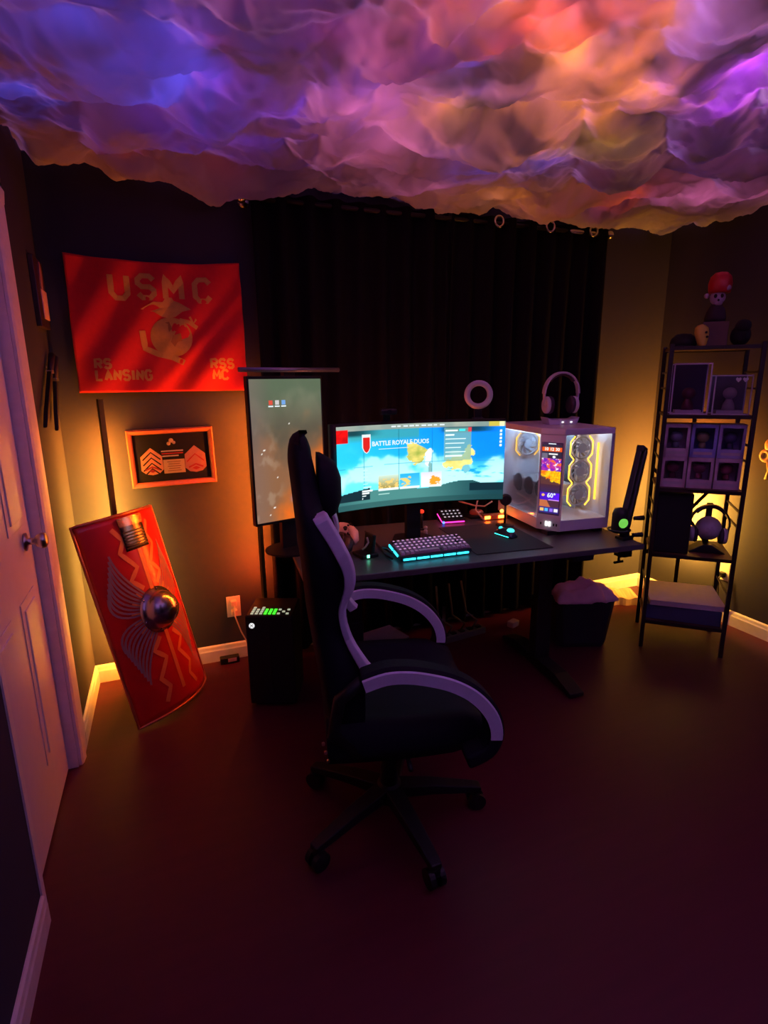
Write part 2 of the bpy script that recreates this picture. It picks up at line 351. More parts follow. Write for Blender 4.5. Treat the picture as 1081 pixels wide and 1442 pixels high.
def bandmesh(pts, w, fn, closed=False):     # flat ribbon along 2-D polyline, subdivided
    P = []
    seq = pts+[pts[0]] if closed else pts
    for i in range(len(seq)-1):
        k = max(1, int(math.dist(seq[i], seq[i+1])/.02))
        for j in range(k): P.append((seq[i][0]+(seq[i+1][0]-seq[i][0])*j/k, seq[i][1]+(seq[i+1][1]-seq[i][1])*j/k))
    P.append(seq[-1]); vs = []
    for i, p in enumerate(P):
        a = P[max(i-1, 0)]; b = P[min(i+1, len(P)-1)]; dx, dy = b[0]-a[0], b[1]-a[1]; L = math.hypot(dx, dy) or 1
        vs += [fn(p[0]-dy/L*w/2, p[1]+dx/L*w/2), fn(p[0]+dy/L*w/2, p[1]-dx/L*w/2)]
    return MB().add(vs, [(2*i, 2*i+1, 2*i+3, 2*i+2) for i in range(len(P)-1)])
def block_text(txt, x0, z0, h, wd, gap, st, fn):
    mb = MB(); x = x0
    for chh in txt:
        for k, stroke in enumerate(GLY[chh]):
            q = bandmesh([(x+a*wd, z0+b*h) for a, b in stroke], st, lambda a, b, kk=k: fn(a, b)+Vector((0,-.0004*kk,0))); mb.add(q.v, q.f)
        x += wd*(.25 if chh == 'I' else .84)+gap
    return mb
ff = fl(0, 0); FWm, FHm = FX1-FX0, FZ1-FZ0
for ch, u, v in (('U',.235,.715),('S',.385,.725),('M',.54,.725),('C',.715,.710)):
    block_text(ch, u*FWm, v*FHm, .098, .082, 0, .024, ff).build('letter', M_gold, flag, label='gold letter '+ch)
for tx, u, v, h, w_ in (('RS',.105,.185,.038,.030),('LANSING',.105,.095,.042,.029),('RSS',.775,.185,.040,.032),('MC',.785,.095,.042,.034)):
    block_text(tx, u*FWm, v*FHm, h, w_, .012, .012, ff).build('lettering', M_gold, flag, label='gold lettering '+tx)
def decal(poly, fn, nm, mat, par, lab=None, smooth=False):
    # outline filled with a fan of triangles around its centre
    n = len(poly); cx = sum(p[0] for p in poly)/n; cy = sum(p[1] for p in poly)/n
    mb = MB().add([fn(cx, cy)]+[fn(a, b) for a, b in poly], [(0, 1+i, 1+(i+1) % n) for i in range(n)]); return mb.build(nm, mat, par, label=lab)
EU, EV = .545, .44
M_gold2 = pmat('dark_gold_print', (.40,.17,.03), .8)
decal([(.090*math.cos(2*PI*i/28)+.005, .090*math.sin(2*PI*i/28)-.008) for i in range(28)], fl(EU, EV), 'emblem_globe', M_gold, flag, 'gold globe of the emblem')
eagle = [(-.115,.115),(-.06,.15),(-.02,.150),(-.005,.172),(.02,.172),(.028,.158),(.05,.150),(.10,.118),(.06,.108),(.03,.085),(0,.078),(-.03,.085),(-.06,.105)]
decal(eagle, lambda a, b: fl(EU, EV)(a, b)+Vector((0,-.0006,0)), 'emblem_eagle', M_gold, flag, 'gold eagle above the globe')
for nm, pts, w in (('emblem_anchor', [(-.118,.02),(-.112,-.06),(-.06,-.085),(.0,-.10),(.05,-.125)], .026), ('emblem_anchor', [(.045,.070),(.085,.060),(.12,.035)], .018), ('emblem_rope', [(.09,.085),(.105,.055),(.118,.075)], .010)):
    bandmesh(pts, w, lambda a, b: fl(EU, EV)(a, b)+Vector((0,-.0006,0))).build(nm, M_gold, flag)
for poly in ([(-.05,.05),(.0,.062),(.01,.03),(-.02,.0),(-.045,.015)], [(.01,.0),(.045,.01),(.05,-.03),(.02,-.06),(.0,-.03)]):
    decal(poly, lambda a, b: fl(EU, EV)(a, b)+Vector((0,-.0007,0)), 'emblem_continent', M_gold2, flag)

# ================================================================== FRAMED INSIGNIA
fr = thing('picture_frame', 'wooden shadow box with two rank patches below the red flag', 'picture frame', (.013, YB, 1.126), 0, rot=(0, R(-1.0), 0))
M_wood = pmat('red_brown_wood', (.42,.12,.07), .35, var=.3, scale=14)
M_felt = pmat('black_felt', (.012,.011,.016), .95)
W2, H2, fw = .195, .138, .024
MB().box((0,-.012,0), (2*W2-.02, .02, 2*H2-.02)).build('backing', M_felt, fr)
for a, b in (((-W2,-H2),(W2,-H2)),((W2,-H2),(W2,H2)),((W2,H2),(-W2,H2)),((-W2,H2),(-W2,-H2))):
    ax = Vector((a[0],0,a[1])); bx_ = Vector((b[0],0,b[1])); d = (bx_-ax).normalized(); n = Vector((-d.z,0,d.x))
    n = n if n.dot(-ax) > 0 else -n
    prof = [(0,0),(0,-.034),(.006,-.040),(.016,-.036),(fw,-.026),(fw,0)]
    MB().loft([[ax+n*p[0]+d*p[0]+Vector((0,p[1],0)) for p in prof],[bx_+n*p[0]-d*p[0]+Vector((0,p[1],0)) for p in prof]]).build('frame_rail', M_wood, fr)
def fp(ox, oz, y=-.0235): return lambda a, b: Vector((ox+a, y, oz+b))
M_patch = pmat('orange_patch_cloth', (.80,.36,.22), .85, scale=80); M_patch2 = pmat('dull_red_patch_cloth', (.50,.22,.20), .85, scale=80)
M_pap = pmat('cream_paper', (.62,.46,.28), .8); M_redp = pmat('red_thread', (.45,.03,.03), .8)
for ox, mm, nm in ((-.097, M_patch, 'bright rank patch with dark chevrons'), (.103, M_patch2, 'dull rank patch')):
    pt = decal([(0,.062),(.048,.020),(.050,-.045),(.030,-.064),(0,-.070),(-.030,-.064),(-.050,-.045),(-.048,.020)], fp(ox, -.012), 'rank_patch', mm, fr, nm)
    for k in range(4 if mm is M_patch else 1):
        z0 = .040-.026*k if mm is M_patch else .02
        bandmesh([(-.040,z0-.036),(0,z0),(.040,z0-.036)], .006, fp(ox, -.012, -.0243)).build('chevron', M_felt if mm is M_patch else M_redp, pt)
    bandmesh([(-.034,-.045),(0,-.030),(.034,-.045)], .008, fp(ox, -.012, -.0243)).build('rocker', M_redp, pt)
    decal([(0,-.040),(.02,-.050),(0,-.058),(-.02,-.050)], fp(ox, -.012, -.0243), 'device', M_redp, pt)
pl = MB().box((.003,-.0245,-.045), (.098,.004,.066)).build('plaque', M_pap, fr, label='cream engraved plaque')
for k in range(5): MB().box((.003,-.0268,-.022-.011*k), (.062-.01*(k % 2),.0008,.003)).build('text_line', pmat('brown_print', (.25,.12,.05), .8), pl)
for k, (w, c) in enumerate(((.10,M_white),(.098,M_redp),(.075,M_white))): MB().box((.0-.01*(k==2),-.0245,.030-.012*k), (w,.002,.006)).build('text_line', c, fr)
for dx, dz, r in ((0,.080,.011),(-.012,.066,.009),(.012,.070,.008)): MB().ball((dx,-.026,dz), (r,.004,r), 10, 6).build('pin', M_pap, fr, smooth=True)
MB().box((0,-.0300,0), (2*W2-.03,.0012,2*H2-.03)).build('glass', glass_mat('frame_glass', (1,1,1), .02), fr)

# ================================================================== LEFT WALL ITEMS
pc = thing('wall_plaque', 'small dark plaque with a pale photo print on the left wall', 'plaque', (XL, 2.785, 1.84))
MB().box((.010,0,0), (.02,.19,.27)).build('board', pmat('dark_walnut', (.035,.014,.016), .4), pc, bevel=.003)
MB().box((.0215,.035,-.040), (.003,.115,.115)).build('photo', pmat('photo_print', (.72,.42,.36), .5), pc)
MB().prism([(.045*math.cos(2*PI*i/16), .045*math.sin(2*PI*i/16)*1.2) for i in range(16)], lambda a, b, t: Vector((.020+t, .010+a*.55, .070+b)), 0, .004).build('medallion', pmat('dull_rose', (.30,.12,.15), .6), pc)
for k, (y0, z0, y1, z1, lab) in enumerate(((2.80,1.585,2.45,1.315,'long black sheathed dagger hung on the left wall, nearer the door'),(2.872,1.575,2.68,1.285,'slim black dagger hung on the left wall, nearer the corner'))):
    d = thing('dagger', lab, 'dagger', (XL+.018, y0, z0), 0, 'daggers on the left wall')
    v = Vector((0, y1-y0, z1-z0)); L = v.length; v.normalize(); s = Vector((0, -v.z, v.y))
    P = lambda a, b, t: Vector((t,0,0))+v*a+s*b
    MB().prism([(.10,-.017),(L-.08,-.013),(L,.0),(L-.08,.013),(.10,.017)], P, -.008, .008).build('sheath', M_black, d, bevel=.003)
    MB().cyl(P(-.02,0,0), P(.10,0,0), .014, .012, 10).build('grip', pmat('dark_grip', (.03,.015,.02), .6), d, smooth=True)
    MB().box(P(.095,0,0), (.022,.05,.014)).build('guard', M_chrome, d, bevel=.002)
    MB().cyl(P(.06,0,-.018), P(.06,0,0), .004).build('hook', M_chrome, d)

# ================================================================== CORNER LAMPS
def led_strip_mat(name, stops, s):
    m = bpy.data.materials.new(name); m.use_nodes = True; t = m.node_tree; t.nodes.clear()
    o = t.nodes.new('ShaderNodeOutputMaterial'); e = t.nodes.new('ShaderNodeEmission'); tc = t.nodes.new('ShaderNodeTexCoord'); sp = t.nodes.new('ShaderNodeSeparateXYZ'); cr = t.nodes.new('ShaderNodeValToRGB')
    t.links.new(tc.outputs['Generated'], sp.inputs[0]); t.links.new(sp.outputs['Z'], cr.inputs[0]); t.links.new(cr.outputs[0], e.inputs[0]); e.inputs[1].default_value = s; t.links.new(e.outputs[0], o.inputs[0])
    el = cr.color_ramp.elements; el[0].position, el[0].color = stops[0][0], stops[0][1]+(1,); el[1].position, el[1].color = stops[-1][0], stops[-1][1]+(1,)
    for p, c in stops[1:-1]:
        q = el.new(p); q.color = c+(1,)
    return m
def corner_lamp(loc, face, z0, z1, lab, stops, s, ph=1.41):
    t = thing('corner_lamp', lab, 'floor lamp', loc)
    f = Vector((math.cos(face), math.sin(face), 0)); sd = Vector((-f.y, f.x, 0))
    MB().cyl((0,0,0), (0,0,.015), .055, .05, 24).build('base', M_metalblk, t, smooth=False)
    MB().prism([(-.011,-.008),(.011,-.008),(.011,.008),(-.011,.008)], lambda a, b, k: sd*a+f*b+Vector((0,0,k)), .012, ph).build('pole', M_metalblk, t)
    MB().sheet(lambda u, v: sd*(.008*math.cos(PI*u))+f*(.0082+.008*math.sin(PI*u))+Vector((0,0,z0+(z1-z0)*v)), 6, 1).build('led_strip', led_strip_mat('led_strip_light', stops, s), t, label='glowing strip facing the wall')
    return t
AMB=(1,.35,.035); YLW=(1,.46,.05); ORL=(1,.20,.012)
corner_lamp((-.266, 2.78, 0), R(126), .14, 1.28, 'thin black corner lamp glowing yellow behind the red shield', [(0,ORL),(.15,AMB),(.45,YLW),(.75,AMB),(1,ORL)], 430)
corner_lamp((2.95, 2.455, 0), R(36), .42, 1.08, 'thin black corner lamp glowing yellow behind the metal shelf', [(0,AMB),(.1,YLW),(.55,YLW),(.75,AMB),(.88,ORL),(1,(1,.14,.01))], 2000)
corner_lamp((.392, 2.755, 0), R(125), .45, 1.38, 'slim LED light bar glowing orange behind the upright monitor', [(0,(1,.06,.01)),(.3,(1,.16,.01)),(1,(1,.16,.01))], 270)

# ================================================================== SHIELD
M_shield = pmat('red_painted_shield', (.52,.014,.010), .28, var=.12, scale=4, spec=.5)
M_sy = pmat('ochre_paint', (.72,.22,.05), .4); M_sg = pmat('grey_purple_paint', (.33,.20,.19), .4)
bl = Vector((-.235, 2.375, .012)); u_ = Vector((.30, .34, 0)).normalized(); v_ = Vector((-.17, .155, .87)); v_ = (v_-u_*v_.dot(u_)).normalized(); n_ = u_.cross(v_)
SW, SH = .452, .915
sh = thing('roman_shield', 'tall curved red legionary shield leaning in the corner', 'shield', bl)
sh.rotation_euler = Matrix((u_, v_, n_)).transposed().to_euler()
def shp(a, b, t=0.0):                        # a across -.5..., b up, surface curves like a barrel
    q = (a-SW/2)/(SW/2); c = .085*(1-q*q); nx = .085*2*q/(SW/2); l = math.hypot(1, nx)
    return Vector((a+t*nx/l, b, c+t/l))
MB().sheet(lambda u, v: shp(u*SW, v*SH), 24, 30).build('board', M_shield, sh, smooth=True, solid=.010)
M_rim = pmat('copper_rim', (.55,.16,.08), .35, .6)
rimp = [shp(SW*i/24, 0) for i in range(25)]+[shp(SW, SH*i/20) for i in range(1, 21)]+[shp(SW*(1-i/24), SH) for i in range(1, 25)]+[shp(0, SH*(1-i/20)) for i in range(1, 20)]
MB().tube(rimp, .0065, 8, True).build('rim', M_rim, sh, smooth=True)
def sd_(a, b): return shp(a, b, .0015)
def sd2(a, b): return shp(a, b, .0022)
cxs, cys = SW/2, SH*.50
def bolt(sx, up, nm='painted_bolt'):
    s = 1 if up else -1
    pts = [(cxs+sx*.040, cys+s*.115),(cxs+sx*.085, cys+s*.165),(cxs+sx*.040, cys+s*.215),(cxs+sx*.095, cys+s*.295),(cxs+sx*.065, cys+s*.345),(cxs+sx*.100, cys+s*.405)]
    bandmesh(pts, .020, sd_).build(nm, M_sy, sh)
for up in (True, False):
    for sx in (-1, 1): bolt(sx, up)
    s = 1 if up else -1
    bandmesh([(cxs, cys+s*.10),(cxs, cys+s*.385)], .020, sd_).build('painted_shaft', M_sy, sh)
for sx in (-1, 1):                           # feathered wings sweeping from the boss towards both ends
    for up in (1, -1):
        for k in range(9):
            a0 = R(6+7.5*k); B0 = (cxs+sx*.092*math.cos(a0), cys+up*.092*math.sin(a0))
            M0 = (cxs+sx*(.212-.010*k), cys+up*(.015+.022*k)); T0 = (cxs+sx*(.188-.006*k), cys+up*(.300-.022*(8-k)))
            P = [((1-t)**2*B0[0]+2*t*(1-t)*M0[0]+t*t*T0[0], (1-t)**2*B0[1]+2*t*(1-t)*M0[1]+t*t*T0[1]) for t in [i/8 for i in range(9)]]
            bandmesh(P, .0085, sd_).build('painted_feather', M_sg, sh)
    for k in range(6):
        a0 = R(-50+20*k)
        bandmesh([(cxs+sx*.095*math.cos(a0), cys+.100*math.sin(a0)), (cxs+sx*.130*math.cos(a0), cys+.138*math.sin(a0))], .006, sd2).build('painted_ray', M_sy, sh)
zb = shp(cxs, cys).z
M_steel = pmat('dark_steel', (.42,.40,.44), .25, 1.0, var=.15, scale=20)
bs = MB().lathe([(0,.0),(.104,.0),(.106,.004),(.088,.008),(.082,.034),(.066,.060),(.040,.076),(0,.083)], (cxs, cys, zb-.004), 32).build('boss', M_steel, sh, smooth=True, label='domed steel boss')
for k in range(6):
    a = 2*PI*k/6+.3; MB().ball((cxs+.096*math.cos(a), cys+.096*math.sin(a), zb+.003), .005, 8, 6).build('rivet', M_steel, bs, smooth=True)
pt = MB().sheet(lambda u, v: shp(cxs-.065+.13*u, SH-.165+.145*v, .004), 8, 6).build('top_plate', pmat('dark_bronze_plate', (.16,.10,.08), .22, .9), sh, smooth=True, solid=.004, label='dark metal plate with copper band')
MB().sheet(lambda u, v: shp(cxs-.067+.134*u, SH-.055+.040*v, .0065), 8, 2).build('copper_band', pmat('copper_band', (.62,.26,.16), .25, .9), pt, smooth=True)
for k in range(6): MB().sheet(lambda u, v: shp(cxs-.06+.12*u, SH-.155+.014*k+.006*v, .0062), 8, 1).build('engraved_line', M_black, pt)

# ================================================================== MINI FRIDGE TOWER
mf = thing('console_tower', 'tall black console-shaped cooler with green glowing top vents beside desk', 'console', (.385, 2.44, 0), R(-22))
FWd, FD, FH = .215, .215, .455
MB().box((0,0,FH/2+.008), (FWd,FD,FH-.016)).build('body', pmat('matte_black_case', (.008,.008,.010), .55, spec=.3), mf, bevel=.006)
MB().box((0,0,.006), (FWd*.8,FD*.8,.012)).build('foot', M_black, mf)
M_grn = emat('green_glow', (.05,1,.03), 1.6); M_vrefl = emat('pale_vent_reflection', (.8,.85,.6), .5)  # pale emission stands in for reflections on the vent holes
tp = MB().box((0,0,FH+.0005), (FWd*.94,FD*.94,.003)).build('top_grille', M_black, mf)
for i in range(9):
    for j in range(4):
        x = -.08+.02*i; y = -.085+.022*j
        if j == 3 and i % 2: continue
        mm = M_grn if 3 <= i <= 5 and j < 3 else (M_vrefl if (i+j) % 2 == 0 or i in (0, 1, 2) else M_black)
        MB().box((x, y, FH+.0035), (.012,.012,.004)).build('vent_hole', mm, tp)
lg = MB().lathe([(0,0),(.0125,0),(.0125,.003),(0,.003)], (-.078,-FD/2,FH-.045), 20, 'y').build('power_logo', emat('white_glow', (.9,.9,.9), 1.0), mf, label='round glowing white logo')
bandmesh([(-.007,.007),(0,.001),(.007,.007)], .0026, lambda a, b: Vector((-.078+a,-FD/2-.0036,FH-.045+b))).build('logo_cross', M_black, lg)
bandmesh([(-.007,-.007),(0,.002),(.007,-.007)], .0026, lambda a, b: Vector((-.078+a,-FD/2-.0036,FH-.045+b))).build('logo_cross', M_black, lg)
MB().box((.0,-FD/2-.001,FH/2-.02), (.002,.004,FH-.12)).build('door_gap', M_felt, mf)

# outlet by the tower, adapter and cable
ol = thing('wall_outlet', 'white wall outlet with plugs left of the black console tower', 'outlet', (.245, YB, .300))
MB().box((0,-.003,0), (.072,.006,.116)).build('cover_plate', M_white, ol, bevel=.002)
for z in (.026,-.026): MB().box((0,-.022,z), (.030,.034,.030)).build('plug', pmat('pink_white_plastic', (.70,.50,.50), .5), ol, bevel=.004)
MB().tube([(0,-.035,.02),(.0,-.05,-.04),(.025,-.05,-.13),(.06,-.04,-.22),(.075,-.035,-.28)], .004, 6).build('cord', pmat('white_cord', (.55,.45,.46), .6), ol, smooth=True)
ad = thing('power_adapter', 'small dark and pink power adapter on floor against the back baseboard', 'adapter', (.20, YB-.045, 0))
MB().box((0,0,.018), (.10,.04,.034)).build('case', M_black, ad, bevel=.004)
MB().box((.012,-.021,.022), (.045,.004,.018)).build('sticker', pmat('pink_sticker', (.6,.35,.36), .6), ad)

# ================================================================== DESK
DH = .75
dk = thing('standing_desk', 'black standing desk with T-shaped metal legs', 'desk', (1.19, 1.868, 0), R(-4.9))
M_desk = pmat('black_desk_top', (.075,.072,.072), .40, var=.2, scale=80, spec=.5)
MB().box((0,.36,DH-.0125), (1.53,.72,.025)).build('tabletop', M_desk, dk, bevel=.003)
for sx in (-1, 1):
    lg = MB().box((sx*.50,.38,.40), (.075,.055,.66)).build('leg', M_metalblk, dk, bevel=.004)
    MB().box((sx*.50,.38,.22), (.085,.065,.34)).build('outer_column', M_metalblk, lg, bevel=.004)
    ft = MB().prism([(.04,.0),(.70,.0),(.70,.018),(.58,.052),(.18,.052),(.04,.018)], lambda a, b, t: Vector((sx*.50+t, a, b+.008)), -.038, .038).build('foot', M_metalblk, dk, bevel=.003)
    for y in (.07,.67): MB().cyl((sx*.50,y,0), (sx*.50,y,.010), .018).build('levelling_pad', M_black, ft)
    MB().box((sx*.50,.38,DH-.04), (.06,.56,.03)).build('top_bracket', M_metalblk, dk)
MB().box((0,.38,DH-.045), (1.0,.06,.035)).build('crossbar', M_metalblk, dk)
MB().box((.45,.03,DH-.038), (.11,.05,.024)).build('height_control', M_black, dk, bevel=.003)
MB().box((0,.66,.55), (1.2,.16,.06)).build('cable_tray', M_metalblk, dk)

# ================================================================== CURVED MONITOR
um = thing('curved_monitor', 'wide curved monitor showing a blue game lobby', 'monitor', (1.02, 2.225, DH), R(-3.2))
UW, UH, UR, UZ = .80, .352, 1.25, .945-DH
def ump(u, v, t=0.0):                        # u across, v up, t towards the viewer
    a = (u-.5)*UW/UR
    return Vector(((UR-t)*math.sin(a), UR*(1-math.cos(a))*-1+ -t*math.cos(a)*1.0, UZ+v*UH))
def um_col(u, v):
    n = nz(u*5, v*3, 1); n2 = nz(u*14, v*10, 4)
    sky = mixc((40,190,215), (8,130,245), sst(.25, 1.0, u*.7+v*.45))
    sky = mixc(sky, (120,235,245), sst(.62,.34,v)*.85+n*.25)
    c = mixc(sky, (205,250,250), sst(.10,.55,n+.55-abs(v-.36)*2.2)*.7)
    c = mixc(c, (12,150,210), sst(.15,.5,nz(u*9,v*22,8))*sst(.5,.42,v)*sst(.26,.34,v)*sst(.5,.7,u)*.9)
    if u < .50: c = mixc(c, (60,150,150), sst(.78,.86,v)*sst(.02,.1,u)*.75)
    # islands
    def isl(cx, cy, rx, ry, s):
        q = ((u-cx)/rx)**2+((v-cy)/ry)**2+nz(u*18, v*12, s)*1.1
        return q < 1
    if isl(.485,.66,.060,.16,2) and u-.48 < (.75-v)*.9: c = mixc((150,165,70), (225,205,110), .5+n2)
    if isl(.555,.58,.020,.12,5): c = (225,240,240)
    if isl(.565,.44,.012,.09,6): c = (120,170,170)
    if isl(.725,.48,.085,.075,3): c = mixc((215,200,95), (235,220,140), .5+n2)
    if isl(.795,.58,.030,.12,12): c = mixc((215,205,100), (225,225,150), .5+n2)
    if isl(.78,.40,.030,.05,13): c = (110,185,200)
    # shaded rows of the lobby
    fl_ = .205-.06*(u-.5)**2+.015*math.sin(u*9)
    if v < fl_+.05*sst(.55,.75,u)*sst(.9,.8,u): c = mixc((70,128,125), (22,62,70), sst(.45,1.0,u)+.3*sst(.2,0,u))
    if v < .07: c = mixc(c, (25,60,62), .5)
    if u < .20 and .10 < v < .25-(.2-u)*.3: c = (18,42,50)
    if u > .80 and .12 < v < .22: c = (14,40,50)
    for k, gx in enumerate((.165,.375,.575)):
        if abs(u-gx) < .0012 and .2 < v < .95: c = mixc(c, (10,90,110), .5)
    if abs(v-.50-.02*math.sin(u*3)) < .003: c = mixc(c, (20,110,150), .45)
    # top bar and dark rim under it
    if v > .855 and v < .945:
        d = sst(.855,.90,v)*(sst(.30,.10,u)+sst(.60,.68,u)*sst(1.0,.82,u)); c = mixc(c, (12,45,52), min(1, d)*.85)
    if v > .945: c = mixc((120,140,135), (160,165,150), n+.5)
    if u < .072 and .80 < v < .955: c = mixc((225,18,15), (180,10,12), .5+n2)
    if .905 < u < .995 and v > .94: c = (190,175,70) if u < .965 else (225,225,170)
    # information panel
    if .645 < u < .805 and .52 < v < .93: c = mixc(c, (125,165,150), .72)
    if .785 < u < .805 and .875 < v < .93: c = (205,60,65)
    if .735 < u < .770 and .885 < v < .915: c = (60,215,220)
    for k, w in enumerate((.07,.05,.12,.11,.09,.12,.10)):
        vv = .895-.053*k
        if .655 < u < .655+w and abs(v-vv) < .009-.003*(k > 1): c = (225,240,235)
    for k in range(5):
        vv = .88-.045*k
        if abs(u-.975) < .006 and abs(v-vv) < .013: c = (235,250,255)
    # list of words on the left
    for k in range(6):
        vv = .47-.042*k
        if .158 < u < .185+.02*(k % 2) and abs(v-vv) < .007: c = (180,235,235)
    for k in range(4):
        vv = .215-.030*k
        if .150 < u < .215-.02*k and abs(v-vv) < .008: c = (235,250,250)
    # three pictures
    for k in range(3):
        x0 = .248+.130*k+.003; x1 = x0+.122
        if x0 < u < x1 and .195 < v < .385:
            s = (v-.195)/.19; t = (u-x0)/(x1-x0)
            if k == 0: c = mixc((150,120,40), (190,215,200), s) if nz(u*40, v*25, 3) < .15 or s > .75 else (225,190,110)
            if k == 1: c = mixc((90,190,215), (40,165,225), s); c = (215,195,110) if (t-.3)**2*3+(s-.5)**2+nz(u*30,v*30,9)*.25 < .10 else c
            if k == 2: c = mixc((250,235,220), (205,205,225), s); c = (225,150,40) if (t-.65)**2*2+(s-.35)**2+nz(u*30,v*30,5)*.2 < .11 else c
            if s < .14: c = (220,240,235)
    if v > .035 and abs(v-.155) < .004 and .25 < u < .32: c = (170,215,205)
    return c
M_scr = screen_mat('game_screen', 1.45)
MB().sheet(lambda u, v: ump(-.008+1.016*u, -.03+1.055*v, 0), 32, 2).build('housing', M_black, um, smooth=True, solid=-.026)
scr = picture_sheet('screen', lambda u, v: ump(u, v, .0275), um_col, 250, 110, M_scr, um)
scr['label'] = 'bright picture of a game lobby with sky and islands'
M_wtxt = emat('white_screen_text', (.85,.98,1), 1.0); M_rtxt = emat('red_screen_badge', (.8,.02,.015), 1.0)
def ut(u, v, t=.0285): return lambda a, b: ump(u+a/UW, v+b/UH, t)
text_mb('BATTLE ROYALE DUOS', .027, ut(.385,.775), .030, track=.97).build('screen_text', M_wtxt, scr)
MB().add([ut(.36,.71)(a, b) for a, b in ((-.085,-.0012),(.06,-.0012),(.06,.0012),(-.085,.0012))], [(0,1,2,3)]).build('screen_text', M_wtxt, scr)
for k in range(9): MB().add([ut(.345+.036*k,.972)(a, b) for a, b in ((-.011,-.003),(.011-.006*(k % 3 == 1),-.003),(.011-.006*(k % 3 == 1),.003),(-.011,.003))], [(0,1,2,3)]).build('screen_text', M_wtxt, scr)
badge = [(-.021,.042),(.021,.042),(.021,-.012),(.012,-.030),(0,-.038),(-.012,-.030),(-.021,-.012)]
decal(badge, ut(.180,.775,.0285), 'screen_badge', M_wtxt, scr)
decal([(a*.78, b*.80-.004) for a, b in badge], ut(.180,.775,.0292), 'screen_badge', M_rtxt, scr)
MB().box((0,.055,.165), (.07,.03,.33)).build('stand_neck', M_black, um, bevel=.003)
MB().prism([(-.13,-.03),(-.10,-.04),(0,.03),(.10,-.04),(.13,-.03),(.06,.12),(-.06,.12)], lambda a, b, t: Vector((a, b+.02, t)), .0, .012).build('stand_foot', M_black, um, bevel=.002)
MB().box((0,.036,UZ+.16), (.62,.006,.012)).build('bias_light', emat('red_orange_bias', (1,.17,.06), 90.0), um, label='red-orange light bar on monitor back')
# webcam on the monitor
wc = thing('webcam', 'small dark webcam clipped on top of the curved monitor', 'webcam', (.885, 2.232, .945+UH+.034), R(-3))
MB().box((0,-.005,.017), (.075,.035,.026)).build('body', M_black, wc, bevel=.008)
MB().cyl((0,-.020,.017), (0,-.026,.017), .010, n=16).build('lens', pmat('lens_glass', (.02,.02,.03), .1), wc)
MB().box((0,.022,-.012), (.03,.012,.05)).build('clip', M_black, wc)
# ring light
rl = thing('ring_light', 'white ring light standing above right end of the curved monitor', 'ring light', (1.335, 2.245, .945+UH), R(-22))
M_ring = pmat('white_diffuser', (.60,.55,.62), .5)
MB().tube([(.052*math.cos(a), 0, .113+.052*math.sin(a)) for a in [2*PI*i/32 for i in range(32)]], .0135, 10, True).build('ring', M_ring, rl, smooth=True)
MB().box((0,.005,.030), (.034,.018,.075)).build('neck', M_black, rl, bevel=.004)
MB().box((0,.0,.006), (.05,.05,.010)).build('clamp', M_black, rl, bevel=.003)

# ================================================================== UPRIGHT MONITOR
vm = thing('upright_monitor', 'monitor turned upright showing a smoky orange nebula', 'monitor', (.470, 2.318, DH), R(17))
VW, VH, VZ = .345, .61, .14
def vm_col(u, v):
    n = nz(u*2.2, v*3.2, 21); n2 = nz(u*6, v*8, 31)
    c = mixc((105,112,90), (82,76,62), sst(1.0,.55,v)+n*.3)
    c = mixc(c, (72,92,70), sst(.75,.95,v+n*.2)*.6)
    c = mixc(c, (150,96,62), sst(.70,.35,v+n*.25)*.75)
    c = mixc(c, (245,105,20), sst(.62,.98,(1-v)*.65+u*.42+n*.22)*1.0)
    c = mixc(c, (120,100,95), sst(.35,.0,u)*.5)
    c = mixc(c, (150,110,130), sst(.09,.02,math.hypot(u-.55,(v-.15)*1.7)))
    c = mixc(c, (200,190,170), sst(.12,.5,n2)*.25*sst(.8,.4,v)*sst(.5,.2,u))
    for x, y, r in ((.15,.52,.010),(.32,.32,.010),(.25,.10,.013),(.52,.69,.007),(.18,.29,.006),(.12,.49,.007),(.35,.27,.006),(.18,.05,.008)):
        if math.hypot(u-x, (v-y)*1.77) < r: c = (245,240,230)
    return c
MB().box((0,.012,VZ+VH/2), (VW,.030,VH)).build('housing', M_black, vm, bevel=.004)
vs = picture_sheet('screen', lambda u, v: Vector((-VW/2+.008+(VW-.016)*u, -.0036, VZ+.012+(VH-.024)*v)), vm_col, 70, 120, screen_mat('nebula_screen', 1.25), vm)
vs['label'] = 'smoky orange and grey nebula wallpaper'
for k, c in enumerate(((.8,.1,.06),(.7,.7,.7),(.2,.45,.9))):
    ic = MB().box((-.075+.029*k,-.0045,VZ+VH-.105), (.017,.0006,.018)).build('screen_icon', emat('icon_%d' % k, c, .9), vs)
    MB().box((-.075+.029*k,-.0045,VZ+VH-.120), (.022,.0006,.005)).build('icon_caption', M_wtxt, vs)
MB().box((0,.045,.18), (.07,.03,.35)).build('stand_neck', M_black, vm, bevel=.003)
MB().lathe([(0,0),(.11,0),(.11,.008),(.03,.014),(0,.014)], (0,.03,0), 28).build('stand_foot', M_black, vm, smooth=False)
lb = thing('monitor_light_bar', 'thin grey light bar lying across top of the upright monitor', 'light bar', (.490, 2.318, DH+VZ+VH), R(17))
MB().cyl((-.225,-.005,.024), (.235,-.005,.024), .0095, n=14).build('tube', pmat('grey_aluminium', (.30,.29,.31), .4, .8), lb, smooth=True)
MB().box((0,.02,.010), (.05,.035,.020)).build('clip', M_black, lb, bevel=.003)

